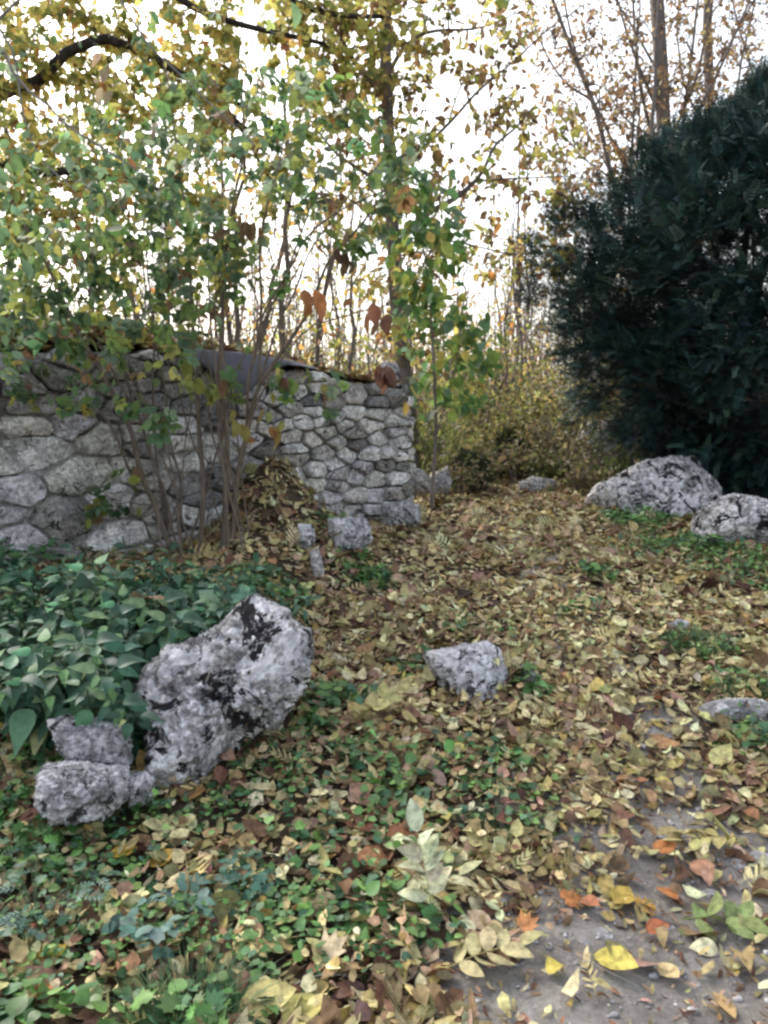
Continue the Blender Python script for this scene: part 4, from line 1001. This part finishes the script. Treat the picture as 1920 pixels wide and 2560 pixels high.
# tree behind the wall end, trunk up the middle of the picture
def mid_tree():
    t = thing('tree', 'slender dark-trunked tree behind the wall end with yellow and brown leaves', 'tree')
    pl = Plant(); D = 8.6
    pl.limb(px([(1030, 1250), (1022, 1050), (1005, 850), (985, 680), (978, 500), (970, 300), (962, 120), (970, -60), (975, -300)], D), .10, .045, 30, .02)
    pl.limb(px([(985, 640), (1010, 590), (1060, 535), (1130, 500), (1190, 450), (1215, 410), (1235, 360), (1290, 320), (1330, 270)], D), .04, .008, 22, .02)
    pl.limb(px([(1190, 450), (1290, 445), (1400, 440), (1480, 450)], D), .012, .004, 10, .02)
    pl.limb(px([(975, 400), (1050, 380), (1120, 310), (1180, 240), (1260, 170), (1330, 110), (1390, 60)], D), .022, .006, 18, .02)
    pl.limb(px([(1120, 310), (1150, 190), (1250, 180), (1330, 215)], D), .01, .004, 10, .02)
    pl.limb(px([(965, 200), (1020, 100), (1090, 75), (1200, 80), (1290, 30)], D), .025, .006, 14, .02)
    pl.limb(px([(1005, 800), (1080, 590), (1200, 620), (1330, 640), (1430, 620)], D), .014, .004, 14, .02)
    pl.limb(px([(970, 250), (900, 180), (830, 60), (780, -60)], D), .03, .01, 12, .02)
    pl.limb(px([(978, 480), (900, 420), (830, 380), (760, 280)], D), .025, .008, 12, .02)
    pl.limb(px([(985, 640), (940, 560), (880, 500), (820, 480)], D), .02, .006, 10, .02)
    tg = np.vstack([rpoly(420, [(780, -60), (1320, -60), (1350, 200), (1250, 320), (1180, 400), (1200, 700), (900, 760), (760, 500)], (7.9, 9.3)), rpoly(110, [(880, 180), (1090, 200), (1110, 720), (930, 720)], (8.1, 9.0)), rpoly(170, [(1200, 250), (1480, 250), (1440, 700), (1200, 720)], (8, 9.2)), rpoly(60, [(900, 700), (1130, 700), (1130, 1000), (960, 1000)], (8.2, 9.2))])
    pl.grow(tg, .018, .0045); finish(t, pl, M_BARK2, M_TWIG, 10)
    lv = Geo(); leaves(lv, pl.leaf_sites(4.5, .25, jit=.04), T_OVATE, .08, YEL + BRN, [3, 4, 2, 4, 3, 1, 2, 3, 3, 2, 2, 1.5], .5)
    leaves(lv, pl.leaf_sites(3, .5, .6), T_SMALL, .05, BRN, [1, 1, 1, 1, .7], .5)
    lv.build('crown', M_LEAF, t)
mid_tree()
def green_sapling():
    t = thing('sapling', 'young tree with bright green and yellow hanging leaves just past the wall end', 'sapling')
    pl = Plant(); D = 6.9
    pl.limb(px([(1080, 1290), (1085, 1150), (1090, 950), (1075, 760), (1050, 560), (1010, 420)], D), .018, .004, 20, .02)
    pl.limb(px([(1085, 1100), (1130, 960), (1150, 850), (1140, 760)], D), .008, .003, 10, .02)
    pl.grow(np.vstack([rpoly(60, [(930, 420), (1130, 430), (1200, 650), (1000, 760)], (6.3, 7.5)), rpoly(75, [(1000, 680), (1200, 760), (1260, 900), (1190, 1040), (1020, 1000), (1010, 900)], (6.5, 7.6))]), .005, .0014)
    for l in pl.limbs: g = Geo(); tubes(g, [l], 8); g.build('stem', M_BARK2, t)
    g = Geo(); tubes(g, pl.tw, 4); g.build('twigs', M_TWIG, t)['kind'] = 'stuff'
    lv = Geo(); leaves(lv, pl.leaf_sites(6.5, .2, jit=.05), T_BROAD, .09, [S(120, 156, 70), S(96, 140, 72), S(160, 176, 74), S(190, 190, 80), S(120, 152, 110), S(200, 170, 60)], [5, 5, 5, 3, 3, .6], .8)
    lv.build('foliage', M_LEAF, t)
green_sapling()

# bare tall trees upper right, behind the yew
def right_tree(lines, D, tg, nleaf, label, r=.06, seedpal=BRN):
    t = thing('tree', label, 'tree'); pl = Plant()
    for k, (L, a, b) in enumerate(lines): pl.limb(px(L, D), a, b, 22, .02)
    pl.grow(tg, .032, .0085, up=.7); finish(t, pl, M_BARK2, M_TWIG, 9)
    lv = Geo(); leaves(lv, pl.leaf_sites(nleaf * 1.1, .2, jit=.05), T_OVATE, .062, seedpal, [1] * len(seedpal), .5); lv.build('crown', M_LEAF, t)
right_tree([([(1690, 1200), (1680, 800), (1672, 500), (1660, 300), (1650, 120), (1640, -60), (1620, -300)], .115, .09), ([(1668, 520), (1700, 380), (1720, 200), (1740, 50), (1750, -60)], .03, .014), ([(1662, 420), (1620, 300), (1590, 150), (1585, 0), (1575, -60)], .03, .013), ([(1675, 560), (1560, 420), (1480, 250), (1430, 100), (1400, -60)], .03, .012), ([(1480, 250), (1400, 200), (1340, 90), (1320, -60)], .018, .009),
            ([(1672, 450), (1720, 330), (1790, 190), (1850, 60), (1900, -60)], .03, .012), ([(1665, 380), (1740, 200), (1770, 60), (1790, -60)], .025, .012),
            ([(1660, 300), (1600, 180), (1560, 60), (1530, -60)], .03, .01), ([(1655, 200), (1580, 60), (1500, -60)], .02, .01)], 11.5,
           np.vstack([rpoly(460, [(1380, -60), (1900, -60), (1850, 400), (1500, 450), (1400, 300)], (10.5, 12.5)), rpoly(110, [(1560, 150), (1760, 150), (1760, 400), (1560, 400)], (11, 12))]), 4.5,
           'tall grey-trunked tree rising behind the left side of the yew')
right_tree([([(1790, 1200), (1790, 700), (1775, 400), (1772, 200), (1768, 60), (1775, -100), (1780, -300)], .085, .065), ([(1780, 420), (1830, 300), (1850, 150), (1890, 0), (1900, -60)], .025, .012), ([(1772, 200), (1850, 60), (1920, -60)], .02, .01), ([(1775, 350), (1700, 200), (1690, 60), (1700, -60)], .02, .01)], 12.5,
           rpoly(230, [(1650, -60), (1980, -60), (1980, 300), (1750, 380)], (11.5, 13.5)), 3, 'second tall thin tree right of the grey-trunked one')
right_tree([([(1620, 1200), (1600, 800), (1570, 600), (1530, 450), (1500, 300), (1440, 150), (1380, 0), (1350, -100)], .05, .02), ([(1570, 600), (1580, 400), (1585, 200), (1600, 0)], .025, .01), ([(1530, 450), (1440, 380), (1380, 300)], .012, .005)], 10.5,
           rpoly(340, [(1300, 0), (1620, 0), (1620, 450), (1500, 600), (1350, 560), (1330, 300)], (9.8, 11.2)), 4.0, 'leaning brown-leaved tree left of the grey-trunked tree above the yew')
right_tree([([(1960, 1200), (1950, 700), (1940, 300), (1960, 0), (1970, -200)], .07, .04), ([(1940, 400), (1880, 200), (1830, 0), (1800, -100)], .025, .01)], 13,
           rpoly(100, [(1800, -60), (2000, -60), (2000, 250), (1850, 250)], (12, 14)), 4, 'thin tree at the top right corner with tan leaves')

# yew
def yew():
    t = thing('yew_tree', 'large dense dark green yew with ragged edge at the right', 'yew')
    D = 7.9; k = D / 7.5; c = np.array([3.95 * k, D])
    zr = [(.60, .6), (.75, 1.0), (.95, 1.42), (1.2, 1.72), (1.5, 2.2), (1.8, 2.34), (2.13, 2.4), (2.6, 2.56), (2.9, 2.58), (3.24, 2.42), (3.5, 2.2), (3.62, 1.9), (3.78, 1.5), (3.88, 1.15), (4.05, .85), (4.28, .55), (4.5, .2)]
    zz = [CAMZ + (a - CAMZ) * k for a, _ in zr]; rr = [b * k * .965 for _, b in zr]
    pl = Plant(); gz = float(h(c[0] - .6, c[1]))
    base = np.array([c[0] - .9, D + .1, gz - .1])
    for i in range(5):
        a = i * 1.3; pl.limb([base + [.12 * math.cos(a), .12 * math.sin(a), 0], base + [.3 * math.cos(a) + .2, .3 * math.sin(a), 1.3], [c[0] + .6 * math.cos(a), c[1] + .5 * math.sin(a), 2.9], [c[0] + .4 * math.cos(a), c[1] + .3 * math.sin(a), 4.3]], .08, .02, 16, .04)
    for i in range(70):
        z = R.uniform(.9, 4.4); r = np.interp(z, zz, rr); a = R.uniform(math.pi * .5, math.pi * 1.9); zst = max(.8, z - .5 * r)
        e = np.array([c[0] + r * math.cos(a) * .9, c[1] + r * math.sin(a) * .75, z + .05]); s0 = np.array([c[0] - .3, c[1], zst])
        pl.limb([s0, (s0 + e) / 2 + R.normal(0, .15, 3), e], .013, .004, 9, .06)
    tg = []
    clump = R.uniform(-1, 1, 3)
    while len(tg) < 4600:
        z = R.uniform(.62, 4.6); a = R.uniform(0, 2 * math.pi); r = np.interp(z, zz, rr) * (.99 + .20 * float(noise(np.array([math.cos(a) * 2.6, math.sin(a) * 2.6, z * 2.3])))); q = R.uniform(.25, 1) ** .6 * (R.uniform(1, 1.06) if R.random() < .15 else 1)
        x_ = c[0] + r * q * math.cos(a); y_ = c[1] + r * q * math.sin(a) * .78
        if x_ > 4.7 or y_ > c[1] + 1.3: continue
        nn = noise(np.array([[x_ * 2.2, y_ * 2.2, z * 2.2]]))[0]
        if q > .72 and nn < -.16: continue
        f = 1 + .07 * nn
        tg.append((c[0] + (x_ - c[0]) * f, c[1] + (y_ - c[1]) * f, z + .12 * nn))
    pl.grow(np.array(tg), .008, .002, n=5, up=.1)
    for l in pl.limbs[:5]: g = Geo(); tubes(g, [l], 8); g.build('trunk', M_BARK, t)
    g = Geo(); tubes(g, pl.limbs[5:], 5); tubes(g, pl.tw, 3); g.build('branches', M_BARK, t)['kind'] = 'stuff'
    p, d = pl.leaf_sites(13, .1, jit=.06); N = len(p)
    outw = p - np.array([c[0], c[1], 1.9]); outw /= np.linalg.norm(outw, axis=1, keepdims=True)
    ax = outw * .7 + d * .5 + R.normal(0, .45, (N, 3)) + [0, 0, .12]
    lv = Geo(); col = pick([S(46, 76, 76), S(36, 60, 66), S(76, 108, 98), S(54, 84, 68), S(96, 74, 52)], [3, 3, 1.2, 1.5, .15], N, .25)
    scatter(lv, T_SPRAY, p, frames(ax, R.uniform(-.8, .8, N)), .155 * np.exp(R.normal(0, .2, N)), col, curl=R.normal(-.25, .2, N), fold=-.2, width=1.0)
    lv.build('crown', M_YEW, t)
yew()

# yellow green bushes in the hollow behind the path
PAL_Y = [S(158, 154, 70), S(132, 134, 62), S(112, 118, 60), S(176, 164, 84), S(96, 106, 56), S(120, 100, 66)]
def bush(px0, pyb, D, w_, hgt, n, pal, label, size=.055, stems=7, nl=7, leafy=T_SMALL, dome=True, mat=M_BARK2):
    b = P(px0, pyb, D); gz = float(h(b[0], b[1])); t = thing('bush', label, 'bush', loc=(b[0], b[1], gz)); pl = Plant()
    for i in range(stems):
        a = R.uniform(0, 6.28); r = R.uniform(.3, .8) * w_; pl.limb([(0, 0, -.05), (r * .3 * math.cos(a), r * .3 * math.sin(a), hgt * .45), (r * math.cos(a), r * math.sin(a), hgt * R.uniform(.6, .95))], .012, .004, 10, .03)
    u = R.normal(0, 1, (n, 3)); u /= np.linalg.norm(u, axis=1, keepdims=True); q = R.random(n)[:, None] ** .4
    tg = u * q * [w_, w_ * .8, hgt * .5] * np.exp(R.normal(0, .22, (n, 1))) + [0, 0, hgt * .52]; pl.grow(tg, .005, .0015, n=5)
    g = Geo(); tubes(g, pl.limbs, 6); g.build('stems', mat, t)['kind'] = 'stuff'; g = Geo(); tubes(g, pl.tw, 3); g.build('twigs', M_TWIG, t)['kind'] = 'stuff'
    lv = Geo(); leaves(lv, pl.leaf_sites(nl, .1, jit=.05), leafy, size, pal, [1] * len(pal), .4); lv.build('foliage', M_LEAF, t); return t
bush(1330, 1160, 9.9, .95, 1.35, 330, PAL_Y, 'rounded yellow green bush in the middle of the gap behind the path', .06, nl=9)
bush(1190, 1160, 11.5, 1.1, 2.3, 330, PAL_Y + [S(120, 140, 70)], 'paler loose bush left of the rounded yellow bush')
bush(1420, 1200, 9.0, .6, .85, 150, [S(120, 110, 84), S(104, 98, 70), S(150, 140, 90)], 'brownish twiggy bush with few leaves in front of the yew trunk', nl=4)
bush(1110, 1150, 10.2, .7, 1.1, 190, [S(120, 136, 60), S(150, 150, 70), S(96, 112, 60)], 'dull green bush behind the mossy stump')
bush(1440, 1180, 11.8, 1.1, 2.2, 330, PAL_Y, 'yellow bush half hidden by the left edge of the yew')
bush(1560, 1210, 8.2, .45, .5, 90, [S(120, 136, 66), S(96, 112, 60)], 'low green bush at the foot of the yew behind the pale outcrop', nl=6)
bush(1380, 1210, 8.7, .4, .4, 70, [S(90, 100, 50), S(120, 124, 60)], 'low dark bramble beside the stone at the top of the path', nl=6)
bush(1180, 1190, 9.0, .5, .6, 90, [S(110, 120, 60), S(140, 130, 70)], 'low bramble right behind the mossy stump', nl=6)
bush(1620, 1160, 12.5, 1.2, 2.0, 240, PAL_Y + [S(200, 140, 60)], 'tall yellow and orange bush seen behind the yew')
bush(960, 1160, 12.5, 1.3, 1.9, 260, PAL_Y, 'yellow bush seen above the right end of the wall')

BG = [S(110, 136, 60), S(150, 160, 66), S(180, 170, 60), S(96, 120, 60), S(140, 110, 70)]
bush(60, 1000, 8.2, 1.2, 2.3, 260, BG, 'green and yellow thicket behind the far left of the wall', .075, nl=7, leafy=T_OVATE)
bush(330, 1000, 8.8, 1.1, 2.0, 220, BG, 'yellow green thicket behind the wall left of the shrub stems', .075, nl=6, leafy=T_OVATE)
bush(640, 1000, 10.5, 1.2, 1.7, 200, BG, 'loose thicket behind the wall above the dark sheet', .07, nl=5, leafy=T_OVATE)
DB = [S(120, 104, 80), S(140, 126, 84), S(110, 116, 60)]
bush(1150, 1215, 7.9, .4, .45, 90, DB, 'dry brown bramble growing over the mossy stump', nl=5)
bush(1290, 1215, 8.9, .5, .55, 110, DB, 'dry brown bramble in front of the dark mossy rock', nl=5)
bush(1050, 1150, 8.6, .5, .9, 110, [S(110, 126, 60), S(140, 140, 66)], 'thin green bush just behind the end of the wall', nl=6)
bush(1450, 1215, 8.1, .4, .4, 70, DB, 'low dry bramble at the left tip of the pale outcrop', nl=5)

# saplings of the thin wood behind
def sapling(seed, H, w_, nt, nl, pal, fork=True):
    global R; keep = R; R = np.random.default_rng(seed); t = empty('sapling'); pl = Plant(); ln = R.normal(0, .05 * H, 2)
    pl.limb([(0, 0, -.2), (ln[0] * .3, ln[1] * .3, H * .35), (ln[0], ln[1], H * .7), (ln[0] * 1.2, ln[1] * 1.2, H)], .018 + .006 * H, .006, 18, .13)
    for i in range(6):
        z = R.uniform(.2, .75) * H; a = R.uniform(0, 6.28); L = R.uniform(.5, 1) * w_
        pl.limb([(ln[0] * z / H, ln[1] * z / H, z), (L * .5 * math.cos(a), L * .5 * math.sin(a), z + L * .6), (L * math.cos(a) * .8, L * math.sin(a) * .8, z + L * 1.4)], .014, .005, 10, .04)
    u = R.normal(0, 1, (nt, 3)); u /= np.linalg.norm(u, axis=1, keepdims=True); q = R.random(nt)[:, None] ** .45
    pl.grow(u * q * [w_, w_, H * .46] + [0, 0, H * .56], .007, .002, n=5, up=.5)
    tr = Geo(); tubes(tr, pl.limbs[:1], 7); tr.build('trunk', M_BARK2, t); g = Geo(); tubes(g, pl.limbs[1:], 5); tubes(g, pl.tw, 3); g.build('branches', M_TWIG, t)
    lv = Geo(); leaves(lv, pl.leaf_sites(nl, .2, .75, jit=.06), T_SMALL, .085, pal, [1] * len(pal), .5); lv.build('crown', M_LEAF, t); R = keep; return t
SP = [sapling(101, 5.5, 1.2, 170, 1.6, YEL), sapling(102, 6.5, 1.1, 170, .8, BRN), sapling(103, 4.0, 1.0, 150, 2.0, YEL), sapling(104, 7.5, 1.5, 200, .7, BRN), sapling(105, 5.0, .9, 150, .7, BRN + YEL), sapling(106, 3.2, .9, 150, 2.2, YEL), sapling(107, 6.0, .8, 140, .5, BRN)]
ln_ = ['thin leaning wood sapling with sparse yellow leaves', 'thin bare-twigged sapling with a few brown leaves']
cnt = 0
def place_sap(i, x, y):
    global cnt
    o = SP[i] if not SP[i].get('used') else copy_tree(SP[i])
    SP[i]['used'] = 1; o.location = (x, y, float(h(x, y))); o.rotation_euler = (0, 0, R.uniform(0, 6.28)); s = R.uniform(.8, 1.15); o.scale = (s, s, s * R.uniform(.9, 1.1)); cnt += 1
    back = 'wood behind the stone wall' if x < 0 else 'wood beyond the end of the path'
    tag(o, ('thin yellow-leaved sapling in the ' if i in (0, 2, 5) else 'thin nearly bare sapling in the ') + back, 'sapling', 'thin saplings in the ' + back)
pts = []
for _ in range(3000):
    y = R.uniform(9.8, 26); x = R.uniform(-.58, .35) * y
    if x < .25 * y and x > .02 * y and y < 11.5: continue
    if min([9] + [math.hypot(x - a, y - b) for a, b in pts]) < .8: continue
    pts.append((x, y))
    if len(pts) >= 84: break
for x, y in pts: place_sap(int(R.integers(0, 7)), x, y)
for o in SP:
    if 'used' in o: del o['used']
for o in COL.objects:
    if 'used' in o: del o['used']
# small dark conifer behind the wall
def conifer():
    b = P(430, 1050, 13); gz = float(h(b[0], b[1])); t = thing('conifer', 'small dark conifer seen through the shrub behind the wall', 'conifer', loc=(b[0], b[1], gz)); pl = Plant()
    pl.limb([(0, 0, -.1), (0, 0, 2), (.05, 0, 4.1)], .06, .01, 14, .01); tg = []
    for _ in range(260):
        z = R.uniform(.8, 4.1); r = (4.2 - z) * .38 * R.uniform(.3, 1); a = R.uniform(0, 6.28); tg.append((r * math.cos(a), r * math.sin(a), z - .2 * r))
    pl.grow(np.array(tg), .008, .002, n=5, up=0, droop=.2); g = Geo(); tubes(g, pl.limbs, 6); g.build('trunk', M_BARK, t); g = Geo(); tubes(g, pl.tw, 3); g.build('branches', M_BARK, t)
    p, d = pl.leaf_sites(4, .1); N = len(p); lv = Geo()
    scatter(lv, T_SPRAY, p, frames(d + R.normal(0, .3, (N, 3)), R.uniform(-.5, .5, N)), .2, pick([S(50, 70, 60), S(62, 80, 70)], [1, 1], N, .2), curl=-.2); lv.build('crown', M_YEW, t)
conifer()
# far-off wood as one mass
def far_wood():
    g = Geo(); lv = Geo(); L = []
    for _ in range(650):
        y = R.uniform(27, 55); x = R.uniform(-.7, .7) * y; z0 = float(h(x, y)); H = R.uniform(3, 9) * (.8 + .5 * R.random()); ln = R.normal(0, .06 * H, 2)
        pts = np.array([[x + ln[0] * q * q, y, z0 - .3 + H * q] for q in np.linspace(0, 1, 6)]); L.append((pts, np.linspace(.05, .012, 6)))
        for k in range(14):
            q = R.uniform(.15, .95); b = pts[0] * (1 - q) + pts[-1] * q; a = R.uniform(0, 6.28); l = R.uniform(.5, 1.6)
            e = b + np.array([l * math.cos(a) * .7, l * math.sin(a) * .7, l * .7]); m = (b + e) / 2 + R.normal(0, .1, 3)
            L.append((np.array([b, (b + m) / 2 + R.normal(0, .03, 3), m, (m + e) / 2, e]), np.array([.014, .012, .01, .008, .006])))
    tubes(g, L, 3)
    V = np.concatenate(g.V); F4 = np.concatenate(g.F4); lv.add(V, F4=F4, C=np.array(S(110, 98, 88)))
    n = 26000; y = R.uniform(26, 50, n); x = R.uniform(-.65, .65, n) * y; z = np.abs(R.normal(0, 1.9, n)) + .1; p = np.stack([x, y, z], -1)
    k = noise(p * .35) + .35 > R.random(n) * .8; p = p[k]; n = len(p)
    leaves(lv, (p, R.normal(0, 1, (n, 3))), T_SMALL, .22, PAL_Y + BRN, [1] * 11, .2)
    o = lv.build('far_wood', M_LEAF); stuff(o, 'pale thicket of thin trees far behind the clearing', 'wood')
far_wood()
